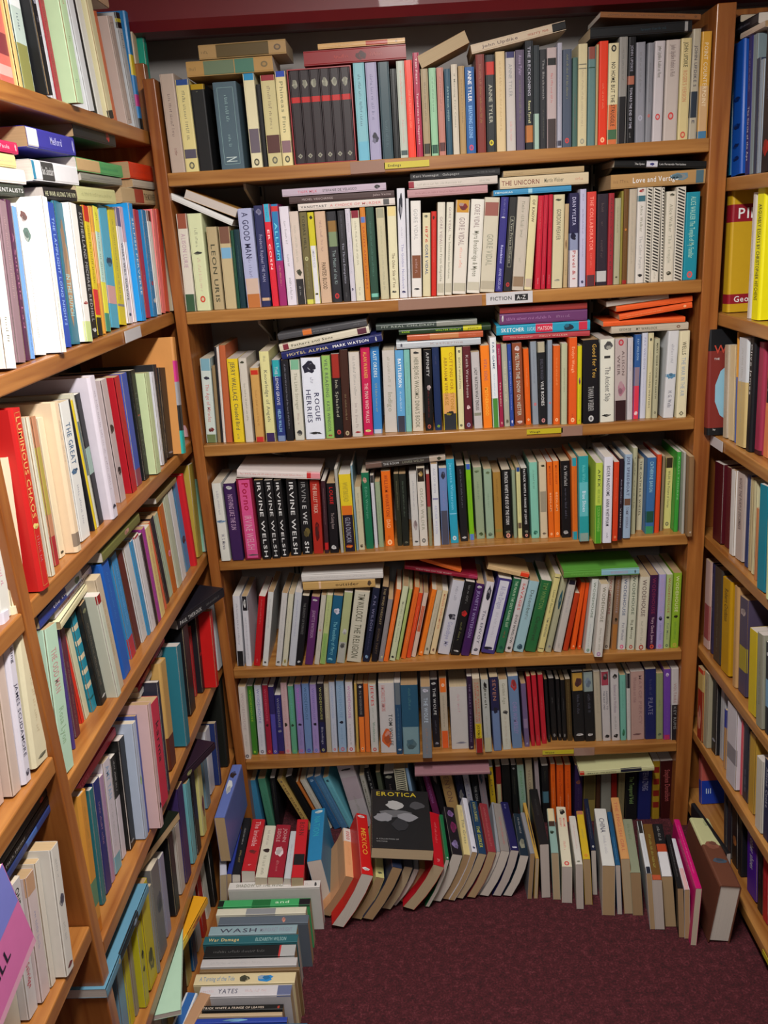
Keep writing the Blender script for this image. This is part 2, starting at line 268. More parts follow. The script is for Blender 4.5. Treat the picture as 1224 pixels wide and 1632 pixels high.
# ---------------------------------------------------------------- books
PAGE = ['cabca6', 'bca888', 'd2cac0', 'b69a74', 'c6bcb4', 'a88a66']
def mixc(a, b, t): return tuple(a[i]*(1-t)+b[i]*t for i in range(3))+(1,)
def book_geo(th, h, d, hard, curve, col, dec, rnd):
    """local: x thickness, y into the shelf (spine at 0), z up the spine"""
    C, P, T = Buf(), Buf(), Buf()
    r = min(.0035 if not hard else .005, th*.3); t = .0006 if not hard else .0026
    def bend(p, y): return curve*(y/d)**2
    out = [(-th/2, d), (-th/2, d*.66), (-th/2, d*.33), (-th/2, r), (-th/2+r*.3, r*.3), (-th/2+r, 0), (th/2-r, 0), (th/2-r*.3, r*.3), (th/2, r), (th/2, d*.33), (th/2, d*.66), (th/2, d)]
    inn = [(-th/2+t, d), (-th/2+t, d*.66), (-th/2+t, d*.33), (-th/2+t, r), (-th/2+t, t), (-th/2+r+t*.3, t), (th/2-r-t*.3, t), (th/2-t, t), (th/2-t, r), (th/2-t, d*.33), (th/2-t, d*.66), (th/2-t, d)]
    if curve:
        out = [(x+bend(0, y), y) for x, y in out]; inn = [(x+bend(0, y), y) for x, y in inn]
    n = len(out); V = [(x, y, z) for z in (0, h) for (x, y) in out]+[(x, y, z) for z in (0, h) for (x, y) in inn]; Fs = []
    for i in range(n-1):
        Fs.append((i, i+1, n+i+1, n+i)); Fs.append((2*n+i+1, 2*n+i, 3*n+i, 3*n+i+1))
        Fs.append((i+1, i, 2*n+i, 2*n+i+1)); Fs.append((n+i, n+i+1, 3*n+i+1, 3*n+i))
    Fs.append((0, n, 3*n, 2*n)); Fs.append((n-1, 2*n+n-1, 3*n+n-1, n+n-1))
    C.add(V, Fs, col)
    # page block
    o = .003 if hard else .0004; e = .004 if hard else .0005
    ys = [t*1.2, d*.33, d*.66, d-e]; Vp = []
    for z in (o, h-o):
        Vp += [(-th/2+t+bend(0, y), y, z) for y in ys]+[(th/2-t+bend(0, y), y, z) for y in reversed(ys)]
    m = 8; Fp = [tuple(reversed(range(m))), tuple(range(m, 2*m))]+[(i, (i+1) % m, m+(i+1) % m, m+i) for i in range(m)]
    Fp = [Fp[0], Fp[1]]+Fp[2:]
    P.add(Vp, Fp, lin(rnd.choice(PAGE)))
    wrap = 'A;' in dec
    wf = th-1.6*r
    def strip(f0, f1, c, lift, x0=None, x1=None):
        z1, z0 = h*(1-f0), h*(1-f1)
        if x0 is None:
            prof = [(-th/2-lift, r), (-th/2+r*.3-lift*.7, r*.3-lift*.7), (-th/2+r, -lift), (th/2-r, -lift), (th/2-r*.3+lift*.7, r*.3-lift*.7), (th/2+lift, r)]
            if wrap: prof = prof+[(th/2+lift, d-.001)]; prof = [(-th/2-lift, d-.001)]+prof
        else: prof = [(x0, -lift), (x1, -lift)]
        k = len(prof); v = [(x, y, z0) for x, y in prof]+[(x, y, z1) for x, y in prof]
        T.add(v, [(i, i+1, k+i+1, k+i) for i in range(k-1)], c)
    nl = 0
    for tok in dec.split(';'):
        p = tok.split(' ', 4)
        if not p[0] or p[0] == 'A': continue
        kd = p[0]; nl += 1; lift = .00012+.00002*nl
        if kd in 'ED': p = [kd, p[1], p[1]]+p[2:]
        f0, f1 = float(p[1]), float(p[2]); c = lin(p[3]) if len(p) > 3 else lin('333')
        zc = h*(1-(f0+f1)/2)
        if kd == 'R': strip(f0, f1, c, lift)
        elif kd == 'I': strip(f0, f1, c, lift, -wf*.4, wf*.4)
        elif kd == 'F':
            lw = .0007; a = wf*.38
            strip(f0, f1, c, lift, -a, -a+lw); strip(f0, f1, c, lift, a-lw, a); strip(f0, f0+lw/h, c, lift, -a, a); strip(f1-lw/h, f1, c, lift, -a, a)
        elif kd == 'S':
            q = int((f1-f0)*h/.0065)
            for i in range(q):
                z = h*(1-f0)-(i+.2)*.0065; a = wf*.5
                T.add([(-a, -lift, z), (a, -lift, z-min(.008, wf*.45)), (a, -lift, z-.0032-min(.008, wf*.45)), (-a, -lift, z-.0032)], [(0, 3, 2, 1)], c)
        elif kd in 'ED':
            a = min(wf*.33, .006); k = 4 if kd == 'D' else 12; b_ = a*(1.25 if kd == 'E' else 1)
            v = [(a*math.cos(i*2*math.pi/k), -lift, zc+b_*math.sin(i*2*math.pi/k)) for i in range(k)]; T.add(v, [tuple(range(k))], c)
            a *= .55; c2 = mixc(c, col, .75)
            v = [(a*math.cos(i*2*math.pi/k), -lift-.00005, zc+b_*.55*math.sin(i*2*math.pi/k)) for i in range(k)]; T.add(v, [tuple(range(k))], c2)
        elif kd == 'V':
            hh = (f1-f0)*h/2
            for q in range(3):
                cx = rnd.uniform(-.12, .12)*wf; cz = zc+rnd.uniform(-.5, .5)*hh*(1 if q else 0); a = wf*(.42 if q == 0 else .26); b_ = hh*(.85 if q == 0 else .45)
                v = [(max(-wf/2, min(wf/2, cx+a*rnd.uniform(.6, 1.1)*math.cos(i*.571))), -lift-.00003*q, cz+b_*rnd.uniform(.6, 1.1)*math.sin(i*.571)) for i in range(11)]
                T.add(v, [tuple(range(11))], c if q == 0 else mixc(c, col, .35) if q == 1 else mixc(c, (0.02, .02, .02), .4))
        elif kd == 'G':
            z = h*(1-f0); zend = h*(1-f1); a = min(wf*.21, .0045)
            while z > zend:
                for _ in range(rnd.randint(3, 8)):
                    w = a*rnd.uniform(.35, .75); hh = a*rnd.choice((.75, .75, 1, 1.25)); lw = a*.2
                    if z-w < zend: break
                    x0 = -a*.7
                    T.add([(x0, -lift, z), (x0+hh*1.2, -lift, z), (x0+hh*1.2, -lift, z-lw), (x0, -lift, z-lw)], [(0, 3, 2, 1)], c)
                    if rnd.random() < .65:
                        xx = x0 if rnd.random() < .5 else x0+hh*.9
                        T.add([(xx, -lift, z), (xx+lw, -lift, z), (xx+lw, -lift, z-w), (xx, -lift, z-w)], [(0, 3, 2, 1)], c)
                    z -= w+a*.28
                z -= a*.8
        elif kd == 'M':
            v = [(th/2+.0006, d*(.33+.24*math.cos(i*.5712)), zc+h*(f1-f0)*.46*math.sin(i*.5712)) for i in range(11)]; T.add(v, [tuple(range(11))], c)
        elif kd == 'N':
            cx, rx = [float(q) for q in p[4].split()]; nl_ = .0007+.00004*nl
            v = [(th/2+nl_, d*(cx+rx*rnd.uniform(.75, 1.1)*math.cos(i*.4488)), zc+h*(f1-f0)*.5*rnd.uniform(.75, 1.1)*math.sin(i*.4488)) for i in range(14)]; T.add(v, [tuple(range(14))], c)
        elif kd == 'K':
            v, f, L = text_pts(p[4] if len(p) > 4 else 'by'); hh = (f1-f0)*h*.62
            s = hh/.72; sx = min(s, d*.9/L)
            # reads away from the spine on the cover turned to the room
            T.add([(-th/2-.0009, 0, 0)]*0+[(th/2+.0009, .012+q[0]*sx, zc-hh/2+q[1]*s) for q in v], f, c)
        elif kd in 'TUW':
            v, f, L = text_pts(p[4] if len(p) > 4 else ' ')
            if not v: continue
            span = (f1-f0)*h; sx = span/L; sy = min(wf*((.7 if p[4].isupper() else .62) if kd == 'T' else .38)/.95, sx*2.8); xo = {'T': 0, 'U': wf*.24, 'W': -wf*.24}[kd]
            asc = .36 if p[4].upper() == p[4] else .3
            T.add([(xo+(q[1]-asc)*sy, -lift-.0001, h*(1-f0)-q[0]*sx) for q in v], f, c)
    return C, P, T
BIG = {'pages': Buf(), 'all': Buf()}; bigmi = []
nbk = 0
def place_book(code, grp, nums, col, dec, label):
    global nbk
    x = [float(q) for q in nums.split()]; O = Vector(x[:3])/10000; E = Euler([math.radians(q/10) for q in x[3:6]]); th, h, d = [q/10000 for q in x[6:9]]
    rnd = random.Random(hash_(nums))
    C, P, T = book_geo(th, h, d, 'h' in code, -.024 if 'c' in code else 0, lin(col), dec, rnd)
    if code[0] == '1':
        nm = 'hardback_book' if 'h' in code else 'paperback_book'
        e = empty(nm, O, E); tag(e, label, 'book', None if 'x' in code else GROUPS[int(grp)])
        k = len(C.f); C.add(T.v, T.f, None); C.c = C.c[:k]+T.c; mesh_obj('cover', C.v, C.f, [M_COVER, M_PRINT], e, C.c, [0]*k+[1]*len(T.f)); mesh_obj('page_block', P.v, P.f, [M_PAGES], e, P.c)
    else:
        M = Matrix.LocRotScale(O, E, None); B = BIG['all']
        for k, g in enumerate((C, P, T)):
            n = len(B.v); B.v += [tuple(M @ Vector(q)) for q in g.v]; B.f += [tuple(i+n for i in q) for q in g.f]; B.c += g.c; bigmi.extend([k]*len(g.f))
def hash_(s):
    a = 7
    for ch in s: a = (a*131+ord(ch)) & 0xffffff
    return a
BOOKS='''1px|48|-1680 16850 2070 -900 -825 26 300 2250 1500|1a1a1c|K .02 .14 c8b030 EROTICA;N .2 .36 a8a8a8 .4 .16;N .36 .5 606064 .42 .3;N .42 .58 84848a .2 .16;N .4 .56 84848a .6 .18;N .5 .72 2c2c30 .48 .14;N .2 .34 48484c .78 .14;K .84 .87 999 A COLLECTION OF;K .88 .91 888 WRITING|black paperback with yellow title lying face up on the curved carpet row
1px|32|-5350 7268 7697 111 0 0 220 1500 1250|d070a8|A;R 0 .45 7a80d0;K .12 .32 223 SELF;K .52 .72 223 WILL;R .93 1 d8a0b8|pink and lavender paperback leaning face out at the lower left edge
1p|25|-5520 12842 4840 901 -900 0 180 2343 1300|5a88a0|R .3 .72 14181e;V .25 .3 b96;V .6 .7 9ab|blue paperback lying over the left end of the sixth left shelf
1p|23|-5886 13521 7815 884 -900 0 170 2172 1300|c83850|T .1 .4 e89 LEWIS LUKE|red paperback lying over the left end of the fifth left shelf
1p|25|-6950 13403 4840 -1034 -900 0 180 1799 1100|141a12||black paperback lying over the left half of the sixth left shelf
1p|33|-5801 10700 8556 900 -900 0 147 1744 1134|14141a|T .1 .45 ccc Mark Homer;G .5 .8 765|black paperback lying over the left half of the lower near-left shelf
1p|33|-5798 10798 8703 900 -900 0 129 1774 1153|1c1e22|V .7 .8 a33|thin black paperback lying over the left half of the lower near-left shelf
1p|33|-5804 10593 8408 900 -900 0 131 1709 1111|2a3a70|R .5 .7 4060a0|blue paperback lying over the left half of the lower near-left shelf
1p|21|-5877 14099 10815 951 -900 0 130 2330 1300|d8d0a8|G .1 .5 bb8|cream paperback lying over the left end of the fourth left shelf
1p|21|-5736 12986 11160 916 -900 0 200 1828 1300|2a3a88|R .6 1 c8d0d8;T .3 .75 dde the twins;V .8 .95 686|blue paperback lying over the left end of the fourth left shelf
1p|21|-5864 13897 10970 928 -900 0 140 2068 1300|d8d0d8|T .1 .45 c46 VEGEMITE;T .55 .8 667 JAMES|white paperback lying over the left end of the fourth left shelf
1p|25|-5250 17436 4840 702 -900 0 180 1759 1300|2a1a28|V .3 .45 996;G .5 .9 434|black paperback lying over the right half of the sixth left shelf
1p|1|3436 20140 20042 -1800 -806 1800 186 1992 1295|c9b79e|T .12 .5 655 John Updike;T .6 .82 a65 marry me;R .86 1 111416|cream paperback lying over the right half of the top back shelf
1p|16|-5624 11767 14781 0 90 900 296 2329 1514|e8e4dc|G .7 .85 776|thick white paperback at the left end, second left shelf
1p|23|-5889 16955 7795 919 -900 0 130 2150 1300|d0d0d0||white paperback lying over the middle of the fifth left shelf
1p|23|-5892 16922 7940 919 -900 0 120 2150 1300|a01c30||thin red paperback lying over the left half of the fifth left shelf
1p|16|-5515 13399 14769 0 74 900 180 2330 1514|e8e8e0|G .2 .9 bbb;G .85 .92 a77|white paperback between white and blue ones, second left shelf
1h|18|-5532 11278 11660 0 39 900 299 2620 1650|c02020|F .02 .98 c88848;T .04 .6 da6 LUMINOUS CHAOS;V .62 .66 dc7;G .7 .85 c77|thick red hardback at the left end, third left shelf
1p|23|-5063 19385 7950 681 -900 0 240 1909 1300|1a1820|T .05 .5 bbb PAUL THEROUX;G .6 .9 777|black paperback lying over the right half of the fifth left shelf
1h|48|6526 15877 1663 -900 61 -9 496 2341 1641|6a4030|R 0 .42 c0c090;U .03 .12 786 WILLIAM;V .35 .5 854;V .6 .7 456|thick brown hardback at the right end, curved carpet row
1p|5|-770 20004 13894 -1800 -829 1800 177 2386 1500|1e2560|T .05 .47 d0c090 HOTEL ALPHA;T .51 .87 fff MARK WATSON;V .93 .95 ccc|navy blue paperback lying over the left half of the third back shelf
1p|1|104 20140 19777 0 -900 0 289 2166 1408|8a1a20|G .3 .45 b43;V .5 .62 411;G .65 .8 a43|thick red paperback lying over the left half of the top back shelf
1p|50|-3232 14036 1285 -900 0 900 291 2172 1280|d0c098|T .05 .4 68a A Turning of the Tide;V .6 .8 2a80c0;V .42 .56 443|thick cream paperback between brown and white ones, stacked row at lower left
1p|1|-2726 20140 19741 0 -900 0 305 1854 1205|b08a50|R .2 .55 687a60;R .56 .78 4a7a68;G .03 .12 764;E .9 764|thick tan paperback lying lowest of its pile, left end of the top back shelf
1p|5|-1054 20004 14090 -1800 -817 1800 170 2134 1387|cfc8b4|R .04 .1 7a2a38;T .13 .6 443 Fathers and Sons;R .87 .97 5a2a3a|cream paperback lying over the left half of the third back shelf
1p|50|-3326 14765 1285 -900 0 900 341 2032 1280|1c1e20|G .1 .7 666;R .82 .84 b33;R .84 1 aaaaaa|thick black paperback between teal and pale grey ones, stacked row at lower left
1p|14|-5448 15774 18620 0 -31 900 300 1819 1182|b4cfa6|G .15 .2 c66;G .45 .5 897;G .8 .84 798|thick mint green paperback between red and white ones, top left shelf
1p|50|-3279 13727 1285 -900 0 900 276 1945 1280|c8c4c8|G .02 .16 caa;T .2 .42 556 YATES;G .5 .75 caa;R .85 1 60688a|thick white paperback between cream and black ones, stacked row at lower left
1h|18|-5603 12801 11656 0 34 900 217 2416 1570|e0c8a8|G .12 .25 a98;G .28 .4 a98;R .87 .96 887868|cream hardback between cream and white ones, third left shelf
1p|1|-2416 20140 20045 0 -900 0 286 1861 1209|a88858|R .2 .8 5a4a28;G .03 .12 764;E .9 654|thick tan paperback lying topmost of its pile, left end of the top back shelf
1p|28|-5685 10741 11653 0 90 900 462 2048 1331|e8d8b8||thick cream paperback at the right end, upper near-left shelf
1p|30|-5727 9685 9331 0 90 900 239 2296 1493|c8b4a8||cream paperback between beige and white ones, middle near-left shelf
1p|3|-3961 20140 16602 0 -638 0 132 1489 1000|d8d8d6||white paperback lying over the left end of the second back shelf
1p|50|-2973 16757 1285 -900 0 900 248 2243 1280|d0ccc8|T .08 .6 776 SHADOW OF THE WIND;G .65 .88 a99;V .93 .97 444|white paperback farthest of its row, stacked row at lower left
1h|30|-5675 9928 9331 0 90 900 232 2455 1596|d4d0dc|T .08 .3 445 Wreaking;T .42 .85 556 JAMES SCUDAMORE;V .92 .97 556|white hardback between cream and rust ones, middle near-left shelf
1p|50|-3251 14457 1285 -900 0 900 232 2108 1280|b8b4b4|G .1 .75 aaa|pale grey paperback between black and brown ones, stacked row at lower left
1h|30|-5654 10349 9348 0 90 900 450 2374 1543|d8d0b0|G .05 .2 776;G .4 .8 cb9;V .94 .97 665|thick cream hardback at the right end, middle near-left shelf
1p|5|-1097 20003 14253 -1800 -841 1800 148 2090 1358|48484c|R .28 .38 d07030;G .4 .6 999;G .85 .92 888|charcoal paperback lying over the left half of the third back shelf
1p|0|-3811 20140 17718 0 0 0 511 1737 1129|4d626e|F .06 .94 8aa;G .15 .45 9bb;G .6 .75 9bb;T .85 .92 bcc N|thick slate blue paperback between black and cream ones, top back shelf
1h|34|7001 21426 16889 0 -56 -884 547 2620 1650|6a80b0|R .7 1 b8ccd8;R .4 .46 18182a|thick pale blue hardback at the left end, top right shelf
1p|1|1393 21140 19971 1800 674 0 251 1108 1000|b08a58||tan paperback lying over the middle of the top back shelf
1p|50|-3133 15650 1285 -900 0 900 261 2091 1280|5a6470|V .7 .75 c87|thick slate blue paperback between white and slate blue ones, stacked row at lower left
1p|50|-3312 15091 1285 -900 0 900 242 2138 1280|2a6068|T .05 .38 d8c080 War Damage;T .55 .88 9bb ELIZABETH WILSON|teal paperback between slate blue and black ones, stacked row at lower left
1p|50|-3154 16190 1285 -900 0 900 235 2200 1280|40a060|R 0 .06 18201c;R .37 .57 206a38;R .88 1 18181c;T .62 .78 cec and|green paperback between two white ones, stacked row at lower left
1p|50|-3365 15363 1285 -900 0 900 273 2016 1280|88a0a8|T .12 .55 445 WASH;T .58 .95 889 MARGARET WRIGHT|thick slate blue paperback between slate blue and teal ones, stacked row at lower left
1h|34|7041 19950 16889 0 -56 -884 547 2620 1650|1450b0|V .4 .45 026;V .6 .66 026;V .75 .8 026;V .85 .9 026|thick blue hardback between blue and navy blue ones, top right shelf
1p|32|-5802 8959 6205 0 90 900 265 2024 1316|c4c0c0|T .05 .45 222 ONE STINTER;T .5 .8 b45 Toni Salvidge|thick pale grey paperback between pale grey and white ones, lower near-left shelf
1p|32|-5926 8602 6218 0 90 900 434 2111 1372|c0b8a8|G .3 .8 aa9|thick pale grey paperback at the left end, lower near-left shelf
1p|28|-5704 10351 11640 0 90 900 296 2033 1321|d8d8d0|G .5 .8 d8a|thick white paperback at the left end, upper near-left shelf
1p|32|-5547 9662 6204 0 90 900 254 2012 1308|d4d0c8|V .35 .5 556;G .1 .25 aaa;G .6 .75 aaa;V .92 .97 733|white paperback at the right end, lower near-left shelf
1p|3|-478 20140 17154 0 -900 0 159 2308 1500|b8a8b8|T .15 .34 c67 TIGER MILK;T .39 .72 444 STEFANIE DE VELASCO;V .88 .95 333|pale grey paperback lying over the left half of the second back shelf
1p|50|-3222 15928 1285 -900 0 900 217 2113 1280|d0ccb8|R .33 .66 8a8c90|white paperback between green and slate blue ones, stacked row at lower left
1h|18|-5568 14496 11649 0 0 900 300 2554 1650|d4ccd8|G .1 .8 a9a;V .9 .94 334|thick white hardback between black and pale grey ones, third left shelf
1h|36|7084 18421 13995 0 -25 -884 400 2592 1650|e8e010|T .12 .85 222 ARGUABLY ESSAYS BY CHRISTOPHER HITCHENS|thick yellow hardback at the right end, second right shelf
1h|22|-5688 11025 5582 0 90 900 296 2478 1611|c88a38|R .62 .8 5a8060;G .1 .4 a84;R .9 1 c07020|thick orange hardback between pale teal and teal ones, fifth left shelf
1p|14|-5529 14707 18616 0 -29 900 173 1658 1080|15161a|V .2 .25 99a;G .35 .4 99a;G .5 .52 99a;G .6 .63 778|black paperback standing fourth from the left, top left shelf
1p|14|-5607 18987 18635 0 -90 900 296 1919 1247|b8a8a0|F .06 .96 655;G .2 .5 a99|thick beige paperback between rust and white ones, top left shelf
1p|35|7060 19282 19753 -884 -900 0 200 1895 1232|18181e|R 0 .3 c02858;G .4 .8 889|black paperback lying over the middle of the top right shelf
1p|50|-3173 14261 1285 -900 0 900 104 2176 1280|7a6040||thin brown paperback between pale grey and cream ones, stacked row at lower left
1p|16|-5754 13083 14785 0 82 900 379 2206 1434|e4e2de|V .02 .12 633;V .12 .25 486860;G .4 .9 bbb|thick white paperback between blue and white ones, second left shelf
1p|3|6472 20140 16924 0 -900 0 296 2039 1325|b08a58|G .03 .2 864;T .23 .72 eee Love and Vertigo;R .9 .98 4a6a78;V .6 .88 689|thick tan paperback lying over the right end of the second back shelf
1p|48|-4051 16767 1505 -900 53 19 381 1917 1488|982030|U .08 .35 c99 JOHN;W .08 .35 c99 SIDDLE;V .4 .65 dcc;G .7 .9 c88|thick red paperback between two white ones, curved carpet row
1p|50|-3396 13316 1285 -900 0 900 147 1780 1280|1c1c1c|T .01 .78 dcb PATRICK WHITE A FRINGE OF LEAVES;V .93 .97 b43|black paperback between white and stone ones, stacked row at lower left
1p|22|-5371 13656 5573 0 90 900 178 2513 1634|c8a8a8|G .1 .4 a88;G .5 .7 a88;V .8 .86 313|dusty pink paperback between blue and red ones, fifth left shelf
1p|32|-5737 9233 6205 0 90 900 267 1918 1247|c8b8b8|R 0 .15 b89070;G .3 .6 99b|thick white paperback between pale grey and white ones, lower near-left shelf
1p|3|-307 20140 16992 0 -900 0 146 2337 1500|4a3838|T .12 .42 a99 MICHEL VIEUCHANGE;T .8 .97 a99 Jules Verne|brown paperback lying over the left half of the second back shelf
1p|4|-2515 20003 11574 0 12 0 457 1952 1269|dde2ee|V .02 .22 223;G .24 .32 889;U .42 .78 335 ROGUE;W .38 .8 335 HERRIES;V .9 .95 222|thick white paperback between white and olive green ones, third back shelf
1p|16|-5564 14671 14774 0 67 900 287 2254 1465|e8e6e0|V .7 .73 a33;R .85 1 c8d890|thick white paperback between blue and black ones, second left shelf
1p|48|-3153 17261 1540 -900 -74 28 368 1979 1524|2a80b0|T .15 .55 37a2b8 NATION;V .02 .1 cdd|thick blue paperback between red and tan ones, curved carpet row
1p|3|3950 20140 17048 0 -900 0 242 1928 1253|d0c0a0|T .02 .45 733 THE UNICORN;T .5 .72 665 Martin Walser;G .85 .95 c87|cream paperback lying over the right half of the second back shelf
1pc|48|-1791 16663 1593 -900 217 66 300 2258 1650|c81c1c|V .02 .08 dcc;T .25 .7 e8a03a MEXICO;V .88 .95 ddd|thick red paperback between tan and pale yellow ones, curved carpet row
1p|3|-299 20140 16833 0 -900 0 154 2163 1406|d5cbc4|T .03 .3 444 VANSITTART;T .33 .86 c77 A CHOICE OF MURDER;R .88 .94 555|white paperback lying over the left half of the second back shelf
1p|5|4038 20188 13866 0 -900 0 224 2154 1400|2a98b8|R .42 .6 c82848;R .88 .97 c83048;T .05 .3 eee SKETCHER;T .33 .42 bde LUCAS;T .44 .6 ecc MATSON;V .7 .85 234|teal paperback lying over the right half of the third back shelf
1p|21|-5629 15871 11168 900 -900 0 190 2158 1403|6a6a38|V .55 .7 b87;G .1 .4 885|olive paperback lying over the middle of the fourth left shelf
1p|20|-5641 11024 8719 0 90 900 422 2311 1502|b8d8c0|T .15 .45 c99 THE ODD MAN;T .55 .8 9b9 Rosa Lyon|thick mint green paperback at the left end, fourth left shelf
1p|48|-4727 16894 1610 -900 54 18 335 1916 1596|b82028|T .05 .55 daa The Invisible;V .6 .7 722;G .88 .92 daa|thick red paperback between black and white ones, curved carpet row
1p|2|-3670 20140 14732 0 0 0 319 2161 1404|a9aed0|T .04 .5 335 A GOOD MAN;R .7 .86 c9b0a0;R .86 1 b8703a;G .5 .7 779|thick pale blue paperback between teal and navy blue ones, second back shelf
1p|3|-3846 21140 16805 0 666 -1800 195 1206 1000|b0803c||tan paperback lying over the left end of the second back shelf
1p|0|-5027 20140 17722 0 0 0 312 1967 1279|b8a698|G .2 .65 766;G .75 .85 855|thick stone paperback at the left end, top back shelf
1p|2|1688 20140 14757 0 47 0 327 2028 1318|c9c2ae|R .05 .19 945a50;T .38 .72 998 GORE VIDAL;T .6 .66 998 ;R .88 .97 b0a894|thick cream paperback between white and indigo ones, second back shelf
1p|48|3988 16821 1505 -900 -10 -63 300 2104 1498|d0d0cc|T .18 .45 556 CHINA;G .5 .8 99a|thick white paperback between near-black and blue ones, curved carpet row
1p|0|5668 20140 17685 0 0 0 286 1935 1258|c2b7b0|T .05 .36 766 John Updike Rabbit is Rich;E .75 c44|thick pale grey paperback between pale grey and pale yellow ones, top back shelf
1p|5|6344 20190 14189 -1800 -835 1800 132 1652 1074|e8602a|G .1 .6 fb8;E .9 fc9|orange paperback lying over the right end of the third back shelf
1p|48|-3499 16696 1543 -900 48 32 299 2140 1531|c02028|T .05 .3 622 BORN;R .62 .8 201c1c|thick red paperback between white and blue ones, curved carpet row
1p|1|6033 20140 19853 0 -900 0 208 2087 1356|111418|G .5 .75 245;R .93 .96 999|black paperback lying over the right end of the top back shelf
1p|4|4056 20004 11592 0 -10 0 374 1964 1277|141318|U .05 .45 c9a04a Good for You;T .55 .85 aaa TAMARA WEBBER;E .94 ccc|thick black paperback between yellow and white ones, third back shelf
1p|27|-5337 15442 2090 799 -900 0 180 1800 1100|d89a20|R .1 .4 e0c040;V .5 .8 a52|orange paperback lying over the middle of the lowest left row
1p|5|3968 20187 14112 0 -900 0 250 2003 1302|6a3a6a|V .02 .05 ccc;G .08 .6 b8b;G .65 .8 a8a|plum paperback lying over the right half of the third back shelf
1p|2|-4852 20140 14733 0 12 0 319 2125 1381|d5dcb0|G .15 .35 887;V .38 .42 333;G .45 .8 dba;E .88 c43|thick sage green paperback between white and stone ones, second back shelf
1h|34|7082 18483 16875 0 -38 -884 396 2620 1650|201c20|V .75 .9 a32018;G .2 .5 556|thick black hardback at the right end, top right shelf
1p|17|-5720 15886 17964 900 -900 0 299 1950 1268|3c3aa0|R 0 .2 e0e0e0;T .45 .7 ccf Melford;V .93 .98 ccf|thick indigo paperback lying over the left half of the second left shelf
1p|7|589 20304 10861 -1800 -867 1800 162 1969 1280|3a3430|R 0 .2 6a5248;T .22 .42 bbb THE ROOM;T .46 .73 887 LOUISE WELSH;R .8 1 b0a090;V .88 .96 443|dark brown paperback lying over the left half of the fourth back shelf
1p|5|1445 20228 14096 0 -900 0 140 2347 1500|3a4440|T .05 .58 a0aaa0 MY REAL CHILDREN;R .6 1 8a8c84;G .75 .92 bbb|dark green paperback lying over the middle of the third back shelf
1p|14|-5778 13745 18611 0 0 900 484 1452 1080|c86a60|R .5 .7 803840;R .8 .9 d8a8a0|thick red paperback at the left end, top left shelf
1h|18|-5417 18926 11669 0 90 900 245 2620 1650|d09050|R .2 .38 c82880;R .38 .58 9a9aa0;R .58 .8 18161a;R .8 1 20a8a0|tan hardback between black and dusty pink ones, third left shelf
1p|0|-2873 20140 17715 0 0 0 309 1811 1177|c9bf8c|R 0 .06 922a33;G .12 .6 876;R .65 .85 553330;E .93 665|thick pale yellow paperback between black and pale yellow ones, top back shelf
1p|35|7034 20217 19932 -884 -900 0 139 1553 1010|15151c|R 0 .2 1a6a70|black paperback lying over the left half of the top right shelf
1p|6|-4365 19964 8565 0 0 0 397 2134 1387|7a1830|I .02 .98 d05088;T .05 .4 a01038 Porno;T .45 .88 d89ab0 IRVINE WELSH;V .93 .96 555|thick dark red paperback between dark purple and black ones, fourth back shelf
1p|5|6344 20195 14329 -1800 -854 1800 129 1721 1119|e8602a|G .7 .9 a30|thin orange paperback lying sixteenth from the left above the third back shelf
1p|1|94 20140 19986 0 -900 0 111 1838 1195|cfa56a|G .1 .42 865;R .55 .8 b04030;E .9 754|thin tan paperback lying over the left half of the top back shelf
1p|2|1049 20140 14754 0 45 0 299 2016 1310|d9d3c8|R 0 .13 c08a28;V .02 .12 722;T .18 .48 988 GORE VIDAL;G .5 .72 e98;R .88 .97 b9b4a0|thick white paperback between two white ones, second back shelf
1p|14|-5703 14329 18611 0 0 900 408 1654 1080|b8c8c0|R .1 .3 e0e4e4;R .6 1 8a8a50;G .35 .5 567|thick white paperback between tan and black ones, top left shelf
1p|0|-4404 20140 17720 0 0 0 311 1730 1124|1b1c1e|R 0 .06 a80;G .08 .1 776|thick black paperback between pale yellow and slate blue ones, top back shelf
1p|48|-4400 16776 1502 -900 54 19 289 1899 1490|d0ccb8|G .1 .4 988;V .45 .55 322;G .6 .95 776|thick white paperback between two red ones, curved carpet row
1p|50|-3390 13156 1285 -900 0 900 96 1783 1280|b8a080||thin stone paperback between black and blue ones, stacked row at lower left
1p|2|1370 20140 14755 0 47 0 291 2012 1307|dbd8cf|T .05 .3 988 GORE VIDAL;T .33 .82 776 Myra Breckinridge & Myron;R .88 .97 c0bba8|thick white paperback between white and cream ones, second back shelf
1p|10|-665 19999 2639 0 10 0 456 2135 1388|2a5570|R .6 1 7a98a0;G .05 .35 588;V .75 .95 567078|thick blue paperback between navy blue and grey ones, sixth back shelf
1p|14|-5669 18041 18635 0 -90 900 296 2129 1384|d8d0a8|R .93 1 222|thick cream paperback between white and rust ones, top left shelf
1p|0|-4716 20140 17721 0 0 0 290 1840 1196|dccf8f|R 0 .06 24488a;G .12 .65 776;R .75 .85 555060;E .93 665|thick pale yellow paperback between stone and black ones, top back shelf
1h|34|7026 20502 16887 0 -57 -884 502 2620 1650|1a7aa8|T .1 .85 ade THE MAGIC WHEEL;V .9 .96 124|thick blue hardback between pale blue and blue ones, top right shelf
1pc|48|-70 17089 1416 -900 237 16 293 1984 1476|b81020|G .2 .6 d77;G .88 .94 daa|thick red paperback between brown and dark green ones, curved carpet row
1p|16|-5678 14347 14778 0 67 900 347 2272 1477|2a6a80|V .05 .95 a07850;T .5 .8 9cc IN THE DUTCH|thick blue paperback between blue and white ones, second left shelf
